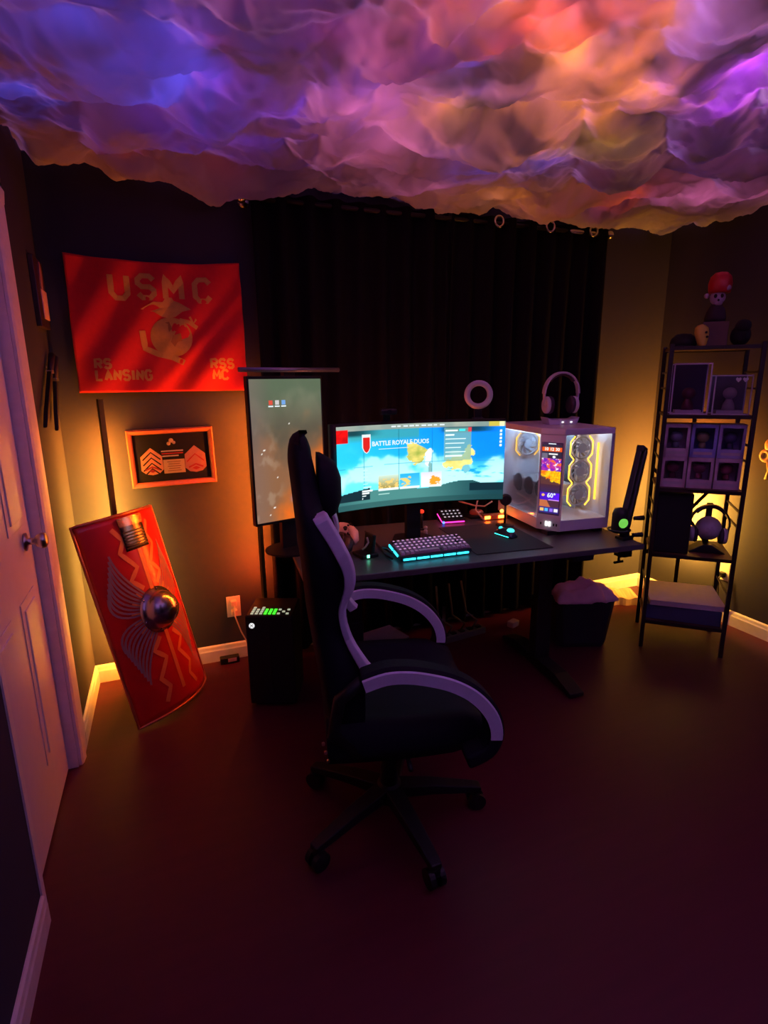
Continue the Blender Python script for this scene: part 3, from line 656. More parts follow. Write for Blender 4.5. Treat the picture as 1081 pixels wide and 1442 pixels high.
# ================================================================== PC TOWER
pcT = thing('computer_tower', 'white glass-sided computer tower with front touch screen and yellow fan rings', 'computer', (1.81, 2.30, DH), R(-6))
M_pcw = pmat('white_case_metal', (.82,.79,.86), .35, var=.04)
PW, PD, PH, CH = .335, .50, .505, .095
foot = [(-PW/2+CH*.75,-PD/2),(PW/2,-PD/2),(PW/2,PD/2),(-PW/2,PD/2),(-PW/2,-PD/2+CH)]
def pl3(a, b, t): return Vector((a, b, t))
MB().prism(foot, pl3, .020, .075).build('base', M_pcw, pcT, bevel=.003)
MB().prism(foot, pl3, PH-.030, PH).build('top_panel', M_pcw, pcT, bevel=.004)
for x, y in ((-.12,-.2),(.13,-.2),(-.12,.2),(.13,.2)): MB().box((x,y,.010), (.05,.05,.020)).build('foot', M_black, pcT)
MB().box((0,PD/2-.004,PH/2+.02), (PW,.008,PH-.10)).build('rear_panel', M_pcw, pcT)
MB().box((PW/2-.004,0,PH/2+.02), (.008,PD,PH-.10)).build('side_panel', M_pcw, pcT)
# corner pillar with the screen
A = Vector((-PW/2, -PD/2+CH, 0)); B = Vector((-PW/2+CH*.75, -PD/2, 0)); dAB = (B-A).normalized(); nAB = Vector((dAB.y, -dAB.x, 0)); LAB = (B-A).length
pil = MB()
def cp(a, z, t): return A+dAB*a+nAB*t+Vector((0,0,z))
pil.prism([(0,.02),(LAB,.02),(LAB,PH-.03),(0,PH-.03)], lambda a, b, t: cp(a, b, t), -.010, .0).build('corner_pillar', M_pcw, pcT)
def strip_col(u, v):
    n = nz(u*4, v*14, 2); c = (60,30,120)
    if v > .895: c = (250,90,25) if .2 < (u*3) % 1 or True else c
    if v > .905 and v < .965:
        for k in range(3):
            if abs(u-(.22+.28*k)) < .11 and abs(v-.935) < .026: c = (235,120,20)
    elif v > .80: 
        c = (45,38,60)
        if u < .30 and v < .88: c = (110,105,125)
        if .36 < u < .8 and abs(v-.868) < .009: c = (245,245,245)
        if math.hypot(u-.62,(v-.825)*4) < .075: c = (250,250,250)
    elif v > .62:
        c = mixc((205,50,160), (85,25,205), abs(u-.5)*.5+n+.4)
        if nz(u*4, v*16, 5) > .18: c = (255,110,60)
        if nz(u*6, v*22, 7) > .36: c = (255,225,250)
    elif v > .42:
        c = mixc((255,120,15), (255,215,30), n*1.2+.5) if v > .54+.06*nz(u*6,1,3)-.10*u else (95,55,55)
        if u > .48 and v > .46+.05*n: c = mixc((250,220,20), (255,150,20), nz(u*12, v*40, 9)+.5)
    elif v > .30: c = mixc((75,40,55), (55,40,95), (.42-v)*8)
    elif v > .19:
        c = mixc((70,20,190), (95,25,250), u)
        if math.hypot(u-.17,(v-.262)*4.4) < .085: c = (255,195,110)
        if v < .205 and u > .45: c = (220,150,250)
    elif v > .09: c = (200,110,70) if u+v*2 < .75 else (80,45,65); 
    else:
        c = (60,40,130)
        for k, q in enumerate(((250,200,120),(90,190,255),(150,110,250),(245,240,250))):
            if abs(u-(.14+.24*k)) < .085 and abs(v-.045) < .022: c = q
    return c
SZ0, SZ1 = .105, PH-.075
pt_ = picture_sheet('touch_screen', lambda u, v: cp(LAB*(.10+.80*u), SZ0+(SZ1-SZ0)*v, .0022), strip_col, 36, 150, screen_mat('strip_screen', 1.05), pcT)
pt_['label'] = 'tall narrow touch screen with clock and weather'
MB().add([cp(LAB*.07, SZ0-.008, .0012), cp(LAB*.93, SZ0-.008, .0012), cp(LAB*.93, SZ1+.010, .0012), cp(LAB*.07, SZ1+.010, .0012)], [(0,1,2,3)]).build('screen_bezel', pmat('lilac_bezel', (.16,.12,.26), .3), pcT)
text_mb('60°', .030, lambda a, b: cp(LAB*.58+a, SZ0+(SZ1-SZ0)*.262+b, .0030), .03).build('screen_text', M_wtxt, pt_)
MB().add([cp(LAB*.5+a, SZ1+.004+b, .003) for a, b in ((-.018,-.002),(.018,-.002),(.018,.002),(-.018,.002))], [(0,1,2,3)]).build('screen_text', M_wtxt, pt_)
for k, q in enumerate(('10','12','30')): text_mb(q, .020, lambda a, b: cp(LAB*(.10+.80*(.22+.28*k))+a, SZ0+(SZ1-SZ0)*.935+b, .0030), .03).build('screen_text', M_wtxt, pt_)
for dx in (-.008, .008): MB().box(cp(LAB*.5+dx, .052, .001), (.011,.006,.022), (0,0,math.atan2(dAB.y, dAB.x))).build('power_light', emat('power_white', (1,.97,.9), 1.6), pcT)
for dx in (-.035,.028,.042): MB().box(cp(LAB*.5+dx, .050, .0005), (.006,.003,.012), (0,0,math.atan2(dAB.y, dAB.x))).build('port', M_black, pcT)
# frame posts
for x, y in ((PW/2-.009,-PD/2+.009),(-PW/2+.009,PD/2-.009)): MB().box((x,y,PH/2+.02), (.018,.018,PH-.10)).build('corner_post', M_pcw, pcT)
G = glass_mat('case_glass', (.96,.97,1.0), .05); G2 = glass_mat('mirror_tint_glass', (.93,.95,1.0), .10)
MB().box((-PW/2+.002,(CH)/2,PH/2+.022), (.004,PD-CH-.02,PH-.11)).build('side_glass', G2, pcT)
MB().box((CH*.75/2,-PD/2+.002,PH/2+.022), (PW-CH*.75-.02,.004,PH-.11)).build('front_glass', G, pcT)
# inside: back wall tray, graphics card, motherboard, fans
M_in = pmat('white_interior', (.55,.53,.55), .5); M_fan = pmat('pale_fan_blades', (.50,.50,.56), .35); M_yel = emat('yellow_fan_light', (1,.50,.03), 4.0)
MB().box((PW/2-.060,.09,PH/2+.02), (.006,PD-.20,PH-.12)).build('motherboard_tray', M_in, pcT)
MB().box((PW/2-.070,.09,.33), (.012,.26,.25)).build('motherboard', pmat('dark_circuit_board', (.05,.05,.06), .5), pcT)
gp = MB().box((-.02,.06,.190), (.15,.34,.062), (0,0,0)).build('graphics_card', pmat('silver_shroud', (.50,.50,.52), .3, .3), pcT, bevel=.006)
for y in (-.05,.06,.17): MB().lathe([(.012,0),(.045,0),(.048,.004),(.045,.006),(.012,.006)], (-.096,y,.190), 20, 'x').build('card_fan', pmat('grey_card_fan', (.16,.16,.18), .4), gp, smooth=False)
def fan(c, axis, r, idx):
    f = MB()
    o = {'x': lambda a, b, t: Vector((c[0]+t, c[1]+a, c[2]+b)), 'y': lambda a, b, t: Vector((c[0]+a, c[1]+t, c[2]+b))}[axis]
    fo = MB().tube([o((r-.004)*math.cos(t), (r-.004)*math.sin(t), 0) for t in [2*PI*i/24 for i in range(24)]], .005, 6, True).build('fan', M_in, pcT, smooth=True)
    for k in range(9):
        a = 2*PI*k/9; P = []
        for i in range(5):
            rr = .022+(r-.032)*i/4; P.append((rr*math.cos(a+.5*i/4), rr*math.sin(a+.5*i/4)))
        bl_ = [o(x, y, -.004) for x, y in P]+[o(x*math.cos(.42)-y*math.sin(.42), x*math.sin(.42)+y*math.cos(.42), .006) for x, y in P]
        f.add(bl_, [(i, i+1, 6+i, 5+i) for i in range(4)])
    f.build('fan_blades', M_fan, fo, smooth=True)
    MB().lathe([(0,-.006),(.024,-.006),(.024,.006),(0,.006)], c, 18, axis).build('fan_hub', M_fan, fo)
    for s in (-1, 1):                        # angular light lines left and right of each fan
        pts = [o(s*(r*.70), r*1.0, 0), o(s*(r*1.10), r*.55, 0), o(s*(r*1.10), -r*.55, 0), o(s*(r*.70), -r*1.0, 0)]
        for i in range(3): MB().bar(pts[i], pts[i+1], .0045).build('fan_light', M_yel, fo)
fan((PW/2-.10,-PD/2+.11,.400), 'y', .056, 0); fan((PW/2-.10,-PD/2+.11,.285), 'y', .056, 1); fan((PW/2-.10,-PD/2+.11,.170), 'y', .056, 2)
fan((-.02,PD/2-.03,.385), 'y', .062, 3)
MB().box((PW/2-.022,-PD/2+.09,.285), (.006,.010,.28)).build('light_bar', emat('yellow_bar_light', (1,.55,.05), 2.2), pcT)
def pc_light(x, y, z, w, col=(1,.80,.62)):
    l = bpy.data.lights.new('case_light', 'POINT'); l.energy = w; l.color = col; l.shadow_soft_size = .03
    o = bpy.data.objects.new('case_light', l); o.location = (x, y, z); COL.objects.link(o); o.parent = pcT
pc_light(-.03,-.10,.462,.7); pc_light(-.02,.10,.462,3.2,(.46,.72,1))

# ================================================================== WHITE HEADSET ON THE TOWER
def headset(root_loc, rz, lab, mats, R0, stand):
    M_a, M_b = mats
    h = thing('headset', lab, 'headset', root_loc, rz)
    zc = stand
    arc = [(R0*math.cos(a), 0, zc+R0*1.15*math.sin(a)) for a in [PI*i/18 for i in range(19)]]
    MB().loft([[Vector(p)+Vector((0,y,0))+(Vector(p)-Vector((0,0,zc))).normalized()*t for y, t in ((-.017,-.004),(.017,-.004),(.017,.005),(-.017,.005))] for p in arc]).build('headband', M_a, h, smooth=False, bevel=.002)
    MB().loft([[Vector(p)*1+Vector((0,y,0))-(Vector(p)-Vector((0,0,zc))).normalized()*t for y, t in ((-.014,.005),(.014,.005),(.012,.014),(-.012,.014))] for p in arc[4:15]]).build('head_cushion', M_b, h, bevel=.002)
    for s in (-1, 1):
        MB().bar((s*R0,0,zc+.01), (s*(R0-.004),0,zc-.055), .022, .008).build('yoke', M_a, h, bevel=.002)
        MB().lathe([(0,0),(.036,0),(.042,.006),(.042,.018),(.034,.024),(0,.024)], (s*(R0-.004)+(0 if s < 0 else -.024),0,zc-.055), 22, 'x').build('ear_cup', M_a, h, smooth=False, bevel=.002)
        MB().lathe([(.020,0),(.040,0),(.044,.008),(.040,.018),(.020,.018)], (s*(R0-.024)+(.0 if s < 0 else -.018),0,zc-.055), 22, 'x').build('ear_cushion', M_b, h, smooth=True)
    return h
hz = DH+PH
M_hs = pmat('lilac_white_plastic', (.62,.56,.66), .4); M_hc = pmat('dark_cushion', (.05,.03,.05), .8)
hd = headset((1.845, 2.31, hz), R(-14), 'white headset resting on its dock on the white computer tower', (M_hs, M_hc), .088, .150)
ds = thing('headset_dock', 'white charging dock under the white headset', 'dock', (1.838, 2.30, hz), R(-14))
MB().prism([(-.085,.038),(-.07,.0),(.07,.0),(.085,.038),(.06,.026),(-.06,.026)], lambda a, b, t: Vector((a, t, b)), -.045, .045).build('cradle', M_hs, ds, bevel=.004)
for x in (-.004,.04): MB().box((x,-.0465,.013), (.010,.002,.006)).build('status_light', emat('white_dot', (1,1,1), 1.4), ds)

# ================================================================== DESK ITEMS
DZs = DH+.0005
# keyboard
kb = thing('keyboard', 'compact keyboard with pink keys and cyan underglow', 'keyboard', (1.002, 1.985, DZs), R(-2))
KW, KD = .325, .150; TL = R(9)
def kp(x, y, z): return Vector((x, y*math.cos(TL)-z*math.sin(TL), .004+y*math.sin(TL)+z*math.cos(TL)))
kbm = MB()
kbm.prism([(-KW/2,0),(KW/2,0),(KW/2,KD),(-KW/2,KD)], lambda a, b, t: kp(a, b, t), 0.006, .024).build('case', pmat('dark_keyboard_case', (.05,.03,.05), .4), kb, bevel=.003)
for x in (-.12,.12): MB().prism([(x-.015,KD-.02),(x+.015,KD-.02),(x+.015,KD-.005),(x-.015,KD-.005)], lambda a, b, t: Vector((a, b, t)), 0, .028).build('tilt_foot', M_black, kb)
MB().prism([(-KW/2+.01,.006),(KW/2-.01,.006),(KW/2-.01,.018),(-KW/2+.01,.018)], lambda a, b, t: Vector((a, b, t)), 0, .008).build('front_foot', M_black, kb)
M_cy = emat('cyan_glow', (.03,.75,1), 3.0); M_key = pmat('pinkish_keycap', (.50,.36,.48), .5, var=.1); M_key2 = pmat('dark_keycap', (.06,.04,.07), .5)
for k in range(5):
    x0 = -KW/2+.012+k*.061; MB().prism([(x0,.0),(x0+.052,.0),(x0+.044,.0),(x0+.008,.0)] if False else [(x0,-.004),(x0+.055,-.004),(x0+.055,.0),(x0,.0)], lambda a, b, t: kp(a, b, t), .003, .012).build('light_segment', M_cy, kb, bevel=.002)
for k in range(2):
    y0 = .03+k*.06; MB().prism([(-KW/2-.004,y0),(-KW/2,y0),(-KW/2,y0+.045),(-KW/2-.004,y0+.045)], lambda a, b, t: kp(a, b, t), .008, .017).build('light_segment', M_cy, kb)
M_legend = emat('key_backlight', (1,.55,.95), .9)
kme = None
for r in range(5):
    n = 15; 
    for c in range(n):
        if r == 0 and 4 <= c <= 8:
            if c != 4: continue
            x = -KW/2+.014+(c+2)*.0198; w = .095
        else: x = -KW/2+.014+c*.0212; w = .0175
        y = .018+r*.0265
        mk = M_key2 if (r == 4 and c in (0,14)) or (r == 2 and c == 13) else M_key
        mb = MB(); t0 = w/2; t1 = w/2-.0025
        mb.add([kp(x+i*t0, y+j*.0105, .025) for i, j in ((-1,-1),(1,-1),(1,1),(-1,1))]+[kp(x+i*t1, y+j*.0080+.001, .034) for i, j in ((-1,-1),(1,-1),(1,1),(-1,1))], [(3,2,1,0),(4,5,6,7),(0,1,5,4),(1,2,6,5),(2,3,7,6),(3,0,4,7)])
        ko = mb.build('keycap', mk, kb)
for r in range(4):
    mb = MB()
    for c in range(15):
        x = -KW/2+.014+c*.0212; y = .018+(r+1)*.0265
        mb.add([kp(x+i*.004, y+j*.003+.001, .0344) for i, j in ((-1,-1),(1,-1),(1,1),(-1,1))], [(0,1,2,3)])
    tag(mb.build('key_legends', M_legend, kb), kind='stuff')
ca = MB().tube([(.832,2.06,DZs+.02),(.82,2.10,DZs+.03),(.79,2.08,DZs+.045),(.79,2.03,DZs+.03),(.815,2.02,DZs+.012),(.825,2.12,DZs+.006),(.84,2.30,DZs+.006),(.86,2.48,DZs+.006)], .005, 8).build('keyboard_cable', M_cable, smooth=True)
tag(ca, 'thick black cable looping beside left end of the keyboard', 'cable')
# mouse pad and mouse
mp_ = MB().box((0,0,.002), (.365,.46,.003)).build('mouse_pad', pmat('black_mouse_pad', (.020,.018,.020), .75, scale=200, bump=.1), bevel=.001)
mp_.location = (1.385, 2.165, DZs); mp_.rotation_euler = (0,0,R(-6)); tag(mp_, 'dark square mouse pad right of the keyboard', 'mouse pad')
ms = thing('mouse', 'mouse glowing cyan on the dark mouse pad', 'mouse', (1.452, 2.155, DZs+.0045), R(12))
MB().loft([[Vector((.031*sx*math.cos(a), y, max(0, .001+h*math.sin(a)))) for a in [PI*i/10 for i in range(11)]] for y, sx, h in ((-.058,.55,.010),(-.05,.9,.024),(-.02,1,.038),(.01,.98,.036),(.04,.92,.026),(.056,.7,.014))]).build('shell', pmat('dark_teal_shell', (.03,.06,.07), .25), ms, smooth=True)
MB().ball((0,-.028,.030), (.018,.020,.010), 14, 8).build('palm_light', emat('teal_glow', (.05,.9,.85), 2.4), ms, smooth=True)
MB().cyl((-.005,.035,.028), (.005,.035,.028), .009, n=14).build('scroll_wheel', emat('teal_wheel', (.05,.8,.9), 1.5), ms)
for s in (-1, 1): MB().bar((s*.030,-.045,.006), (s*.029,.045,.006), .003).build('side_light', emat('teal_glow', (.05,.9,.85), 2.4), ms)
# stream deck
sdk = thing('macro_keypad', 'black macro keypad with white key icons and magenta underglow', 'keypad', (1.352, 2.52, DZs), R(-8))
MB().box((0,0,.004), (.125,.10,.008)).build('base', M_black, sdk, bevel=.002)
MB().prism([(-.050,.012),(.042,.045),(.042,.057),(-.050,.022)], lambda a, b, t: Vector((t, a, b)), -.059, .059).build('face', M_black, sdk, bevel=.003)
for r in range(3):
    for c in range(5):
        y = -.034+.026*r; z = .0185+.0333*.36*r+.012
        k = MB().box((-.044+.022*c, y, .0235+(y+.05)*.36+.001), (.017,.018,.003), (R(20),0,0)).build('key', pmat('key_black', (.02,.02,.025), .3), sdk)
        MB().box((-.044+.022*c, y, .0260+(y+.05)*.36+.001), (.009,.008,.001), (R(20),0,0)).build('key_icon', emat('icon_white', (.75,.7,.8), .8), k)
MB().box((.0,-.0535,.008), (.112,.003,.006)).build('underglow', emat('magenta_glow', (1,.03,.35), 3.0), sdk)
MB().box((-.062,-.0,.020), (.003,.085,.004), (R(18),0,0)).build('underglow', emat('magenta_glow', (1,.03,.35), 3.0), sdk)
MB().ball((-.058,-.052,.008), .007, 10, 6).build('corner_light', emat('blue_glow', (.05,.12,1), 5.0), sdk)
# puck dial behind
dl = thing('desk_dial', 'low round black puck beside the macro keypad', 'dial', (1.545, 2.56, DZs))
MB().box((-.02,-.01,.007), (.12,.09,.014)).build('plate', M_black, dl, bevel=.003)
MB().lathe([(0,0),(.036,0),(.038,.012),(.030,.020),(0,.021)], (-.015,.0,.014), 24).build('knob', pmat('orange_red_top', (.45,.13,.07), .35), dl, smooth=False)
# small red-tipped stick and little white figure
rt = thing('indicator_lamp', 'thin black stick with glowing red tip in front of monitor', 'indicator light', (1.14, 2.43, DZs))
MB().cyl((0,0,0), (0,0,.006), .022).build('base', M_black, rt); MB().cyl((0,0,.006), (0,0,.085), .006).build('stem', M_black, rt, smooth=True)
MB().ball((0,0,.092), (.012,.012,.010), 14, 8).build('tip', emat('red_glow', (1,.03,.01), 1.8), rt, smooth=True)
wf = thing('small_figurine', 'tiny pale figurine standing on desk behind the keyboard', 'figurine', (1.115, 2.33, DZs))
MB().lathe([(0,0),(.011,0),(.008,.012),(.010,.022),(.005,.028),(0,.029)], (0,0,0), 14).build('body', pmat('pale_grey', (.5,.47,.48), .5), wf, smooth=True)
MB().ball((0,0,.036), .009, 12, 8).build('head', pmat('pale_grey', (.5,.47,.48), .5), wf, smooth=True)
# pop-filter microphone on a small stand
sm = thing('desk_microphone', 'black disc-headed desk microphone on thin stand in front of computer tower', 'microphone', (1.560, 2.33, DZs), R(-20))
MB().lathe([(0,0),(.046,0),(.046,.006),(.010,.012),(0,.012)], (0,0,0), 24).build('base', M_black, sm)
MB().cyl((0,0,.010), (0,0,.115), .0055).build('stem', M_black, sm, smooth=True)
MB().lathe([(0,-.010),(.024,-.010),(.030,-.004),(.030,.006),(.022,.012),(0,.013)], (0,0,.135), 24, 'y').build('head', M_black, sm, smooth=False)
# orange glow source and cables behind the mouse pad
ob = thing('power_bar', 'orange-lit power bar with cables beneath right end of the monitor', 'power bar', (1.585, 2.47, DZs), R(-5))
MB().box((0,0,.014), (.14,.045,.026)).build('body', pmat('orange_shell', (.5,.16,.06), .4), ob, bevel=.004)
for x in (-.05,.03): MB().box((x,-.024,.016), (.03,.004,.014)).build('switch_light', emat('orange_glow', (1,.14,.01), 30.0), ob)
MB().ball((.045,0,.040), (.010,.010,.010), 10, 6).build('tip_light', emat('yellow_glow', (1,.45,.05), 5.0), ob, smooth=True)
for k, pts in enumerate(([(1.44,2.60,DH+.085),(1.52,2.56,DH+.06),(1.57,2.545,DH+.055),(1.615,2.54,DH+.08)],[(1.50,2.42,DH+.006),(1.49,2.50,DH+.05),(1.52,2.54,DH+.085),(1.56,2.58,DH+.11)])):
    o = MB().tube(pts, .0045, 8).build('power_cable', pmat('peach_cable', (.6,.33,.24), .5), smooth=True); tag(o, ['pale cable sagging under right end of the monitor', 'pale cable slanting up from desk to back of tower'][k], 'cable', 'pale desk cables')
# controllers and dock left of the keyboard
def controller(loc, rot, lab, m1, m2):
    c = thing('game_controller', lab, 'game controller', loc, 0, 'game controllers', rot)
    MB().ball((0,0,.018), (.055,.040,.018), 18, 10).build('body', m1, c, smooth=True)
    for s in (-1, 1):
        MB().tube([(s*.040,.005,.018),(s*.060,-.020,.016),(s*.070,-.060,.014),(s*.066,-.078,.014)], [.020,.022,.017,.010], 12).build('grip', m1, c, smooth=True)
        th = MB().cyl((s*.022,-.012 if s > 0 else .010,.030), (s*.022,-.012 if s > 0 else .010,.044), .007, .010, 14).build('thumbstick', m2, c)
    for k in range(4): MB().cyl((.042+.010*math.cos(k*PI/2), .010+.010*math.sin(k*PI/2), .028), (.042+.010*math.cos(k*PI/2), .010+.010*math.sin(k*PI/2), .037), .0042, n=10).build('button', m2, c)
    MB().box((-.022,-.014,.034), (.020,.006,.006)).box((-.022,-.014,.034), (.006,.020,.006)).build('direction_pad', m2, c)
    return c
controller((.715, 2.40, DZs+.042), (R(35),0,R(-25)), 'white game controller with black sticks propped up left on desk', pmat('white_pad_shell', (.66,.52,.50), .4), M_black)
controller((.665, 2.28, DZs+.034), (R(25),0,R(-40)), 'dark game controller lying nearer the chair back', pmat('dark_pad_shell', (.05,.025,.03), .4), M_black)
cdk = thing('charging_dock', 'black upright charging dock with green light left of the keyboard', 'charging dock', (.738, 2.135, DZs), R(10))
MB().box((0,0,.008), (.08,.09,.016)).build('base', M_black, cdk, bevel=.004)
MB().box((.022,.0,.05), (.018,.07,.09), (0,R(8),0)).build('upright', M_black, cdk, bevel=.005)
MB().tube([(.004,-.01,.082),(.010,-.01,.060),(-.004,-.01,.042),(-.020,-.01,.034)], .0045, 8).build('cradle_hook', pmat('grey_cream', (.45,.40,.33), .4), cdk, smooth=True)
MB().box((-.012,-.048,.012), (.010,.004,.012)).build('status_light', emat('green_status', (.15,1,.55), 5.0), cdk)

# ================================================================== BOOM MICROPHONE
bm_ = thing('boom_microphone', 'black microphone on folded boom arm clamped to right desk edge, lit green', 'microphone', (1.93, 1.905, DH), 0)
MB().box((.012,0,-.035), (.05,.045,.10)).build('clamp_body', M_black, bm_, bevel=.004)
MB().bar((-.03,0,.006), (.03,0,.006), .05, .012).bar((-.03,0,-.075), (.03,0,-.075), .045, .012).build('clamp_jaw', M_black, bm_)
MB().cyl((-.02,0,-.11), (-.02,0,-.040), .006).cyl((-.045,0,-.11), (.005,0,-.11), .006).build('clamp_screw', M_metalblk, bm_, smooth=True)
MB().cyl((0,0,.0), (0,0,.085), .022, .020, 18).build('pivot', M_black, bm_, smooth=True)
for dx in (-.0,.028): MB().bar((.0+dx,.02,.05), (.135+dx*.9,.085,.395), .028, .034).build('arm', M_metalblk, bm_, bevel=.005)
MB().box((.147,.087,.398), (.062,.034,.030), (0,R(20),R(25))).build('elbow', M_metalblk, bm_, bevel=.005)
for z in (.10,.02): MB().cyl((.03,-.02,z), (.075,-.03,z), .009, .012, 12).build('tension_knob', M_black, bm_, smooth=True)
MB().tube([(.02,.0,.04),(-.02,-.02,.065),(-.055,-.03,.085)], .010, 10).build('mount', M_black, bm_, smooth=True)
MB().lathe([(0,-.060),(.030,-.056),(.034,-.040),(.034,.030),(.026,.052),(0,.060)], (-.070,-.035,.105), 24, 'z').build('capsule', M_black, bm_, smooth=True)
MB().tube([(-.070+.046*math.cos(a), -.035+.046*math.sin(a), .062) for a in [2*PI*i/20 for i in range(20)]], .005, 8, True).build('shock_mount', M_black, bm_, smooth=True)
MB().ball((-.078,-.066,.098), (.024,.012,.022), 16, 8).build('mute_light', emat('lime_glow', (.22,.80,.10), .75), bm_, smooth=True, label='round glowing green mute button')

# ================================================================== GAMING CHAIR
ch = thing('gaming_chair', 'black gaming chair with pale lilac edge stripes and loop armrests', 'gaming chair', (.60, 1.53, 0), R(-12))
M_lea = pmat('black_faux_leather', (.008,.007,.013), .72, var=.2, scale=120, bump=.12, spec=.12)
M_str = pmat('pale_lilac_leather', (.76,.68,.86), .5, var=.06, scale=120)
M_nyl = pmat('black_nylon', (.008,.008,.009), .5, spec=.3)
# backrest: shell of width varying with height, rear line and front line from the side view
rear = [(-.215,.45),(-.222,.563),(-.238,.677),(-.257,.829),(-.265,.954),(-.275,1.073),(-.284,1.188),(-.290,1.262),(-.288,1.29),(-.282,1.315),(-.272,1.330),(-.257,1.339)]
def ip(tab, z):
    for (a, za), (b, zb) in zip(tab, tab[1:]):
        if z <= zb: return a+(b-a)*max(0, (z-za))/(zb-za)
    return tab[-1][0]
halfw = [(.235,.45),(.255,.60),(.235,.80),(.262,.95),(.275,1.05),(.255,1.13),(.165,1.20),(.140,1.27),(.105,1.325),(.05,1.338)]
cush = [(.085,.45),(.085,.7),(.090,.9),(.085,1.1),(.070,1.25),(.064,1.29),(.050,1.315),(.030,1.330),(.006,1.339)]
wing = [(.10,.45),(.135,.70),(.108,.79),(.092,.874),(.118,.94),(.134,.99),(.120,1.05),(.070,1.13),(.01,1.17),(0,1.339)]
secs = []
for i in range(45):
    z = .47+(1.338-.47)*(1-(1-i/44)**1.5); r = ip([(x, zz) for x, zz in rear], z); hw = ip(halfw, z); cu = ip(cush, z); wg = ip(wing, z)
    ring = []
    for k in range(9): ring.append(Vector((r+.028*(abs(-1+k/4)**3), hw*(-1+k/4), z)))            # rear, left to right
    for q, f in ((.98,max(cu*.5,wg)),(.90,max(cu*.7,wg)),(.74,max(cu*.9,wg*.75)),(.55,cu),(.25,cu*1.02),(0,cu*1.03),(-.25,cu*1.02),(-.55,cu),(-.74,max(cu*.9,wg*.75)),(-.90,max(cu*.7,wg)),(-.98,max(cu*.5,wg))):
        ring.append(Vector((r+f, hw*q, z)))
    secs.append(ring)
MB().loft(secs).build('backrest', M_lea, ch, smooth=True)
outer = [(-.196,1.15),(-.163,1.087),(-.137,1.028),(-.129,.98),(-.135,.941),(-.155,.883),(-.139,.8),(-.096,.723),(-.07,.690)]
inner = [(-.232,1.137),(-.190,1.065),(-.163,1.005),(-.157,.965),(-.161,.933),(-.174,.874),(-.158,.791),(-.118,.704),(-.10,.675)]
outer = smooth_line(outer, 4); inner = smooth_line(inner, 4)
for s in (-1, 1):
    st = []
    for k, ((xo, zo), (xi, zi)) in enumerate(zip(outer, inner)):
        yb = s*(ip(halfw, (zo+zi)/2)-.006); yo = yb+s*.014
        st.append([Vector((xi,yb,zi)), Vector((xi,yo,zi)), Vector((xo-.004,yo,zo)), Vector((xo+.003,yb,zo)), Vector((xo-.004,yb-s*.03,zo)), Vector((xi,yb-s*.03,zi))])
    MB().loft(st).build('edge_stripe', M_str, ch, smooth=False, bevel=.003, label='pale lilac stripe along backrest edge')
MB().loft([[Vector((-.205+d, y, 1.17+dz)) for y, d in ((-w,0),(-w*.9,.035*t),(-w*.5,.055*t),(0,.060*t),(w*.5,.055*t),(w*.9,.035*t),(w,0))] for dz, w, t in ((-.085,.09,.35),(-.06,.125,.9),(-.02,.135,1.15),(.03,.135,1.15),(.075,.12,.9),(.098,.085,.3))]).build('headrest_pillow', M_lea, ch, smooth=True)
# seat
seat = []
for i in range(13):
    t = i/12; x = -.215+.485*t; hw = .255+.015*math.sin(PI*t); top = .505+.025*sst(.0,.25,1-t)*.3-.028*sst(.82,1,t); bot = .415+.030*sst(.75,1,t); sd = .030*(1-.5*t)
    seat.append([Vector((x,-hw,bot+.01)),Vector((x,-hw*1.02,(bot+top)/2)),Vector((x,-hw*.97,top+sd)),Vector((x,-hw*.78,top+sd*.9)),Vector((x,-hw*.6,top)),Vector((x,0,top-.006)),Vector((x,hw*.6,top)),Vector((x,hw*.78,top+sd*.9)),Vector((x,hw*.97,top+sd)),Vector((x,hw*1.02,(bot+top)/2)),Vector((x,hw,bot+.01)),Vector((x,0,bot))])
MB().loft(seat).build('seat', M_lea, ch, smooth=True)
# loop armrests
armp = [(-.120,.706),(-.060,.722),(.0,.720),(.060,.706),(.120,.684),(.175,.650),(.218,.605),(.245,.555),(.252,.500),(.230,.455),(.170,.430)]
armp = smooth_line(armp, 4)
for s in (-1, 1):
    yc = s*.300
    def armsec(x, z, nx, nz_, w, h): 
        return [Vector((x+nx*b, yc+a, z+nz_*b)) for a, b in ((-w,-h),(w,-h),(w,h*.6),(w*.6,h),(-w*.6,h),(-w,h*.6))]
    sc = []
    for i, (x, z) in enumerate(armp):
        a = armp[max(i-1, 0)]; b = armp[min(i+1, len(armp)-1)]; dx, dz = b[0]-a[0], b[1]-a[1]; L = math.hypot(dx, dz); sc.append(armsec(x, z, -dz/L, dx/L, .034, .024))
    arm = MB().loft(sc).build('armrest', M_lea, ch, smooth=False, bevel=.008, seg=3)
    for face in (s, ):
        rb = []
        for i, (x, z) in enumerate(armp[:33]):
            a = armp[max(i-1, 0)]; b = armp[min(i+1, len(armp)-1)]; dx, dz = b[0]-a[0], b[1]-a[1]; L = math.hypot(dx, dz); nx, nn = -dz/L, dx/L
            ys = yc-.036
            rb.append([Vector((x+nx*h, ys+t, z+nn*h)) for t, h in ((0,-.020),(0,.012),(.004,.016),(.006,-.020))])
        MB().loft(rb).build('arm_stripe', M_str, arm, label='pale lilac stripe along armrest')
    MB().tube([(-.120,yc,.700),(-.180,yc-s*.02,.640),(-.20,yc-s*.04,.52),(-.12,yc-s*.05,.44)], .018, 10).build('arm_bracket', M_nyl, arm, smooth=True)
for k in range(3): MB().cyl((-.228+.006*k,-.262,.500-.028*k), (-.228+.006*k,-.270,.500-.028*k), .0045, n=10).build('bolt', M_chrome, ch)
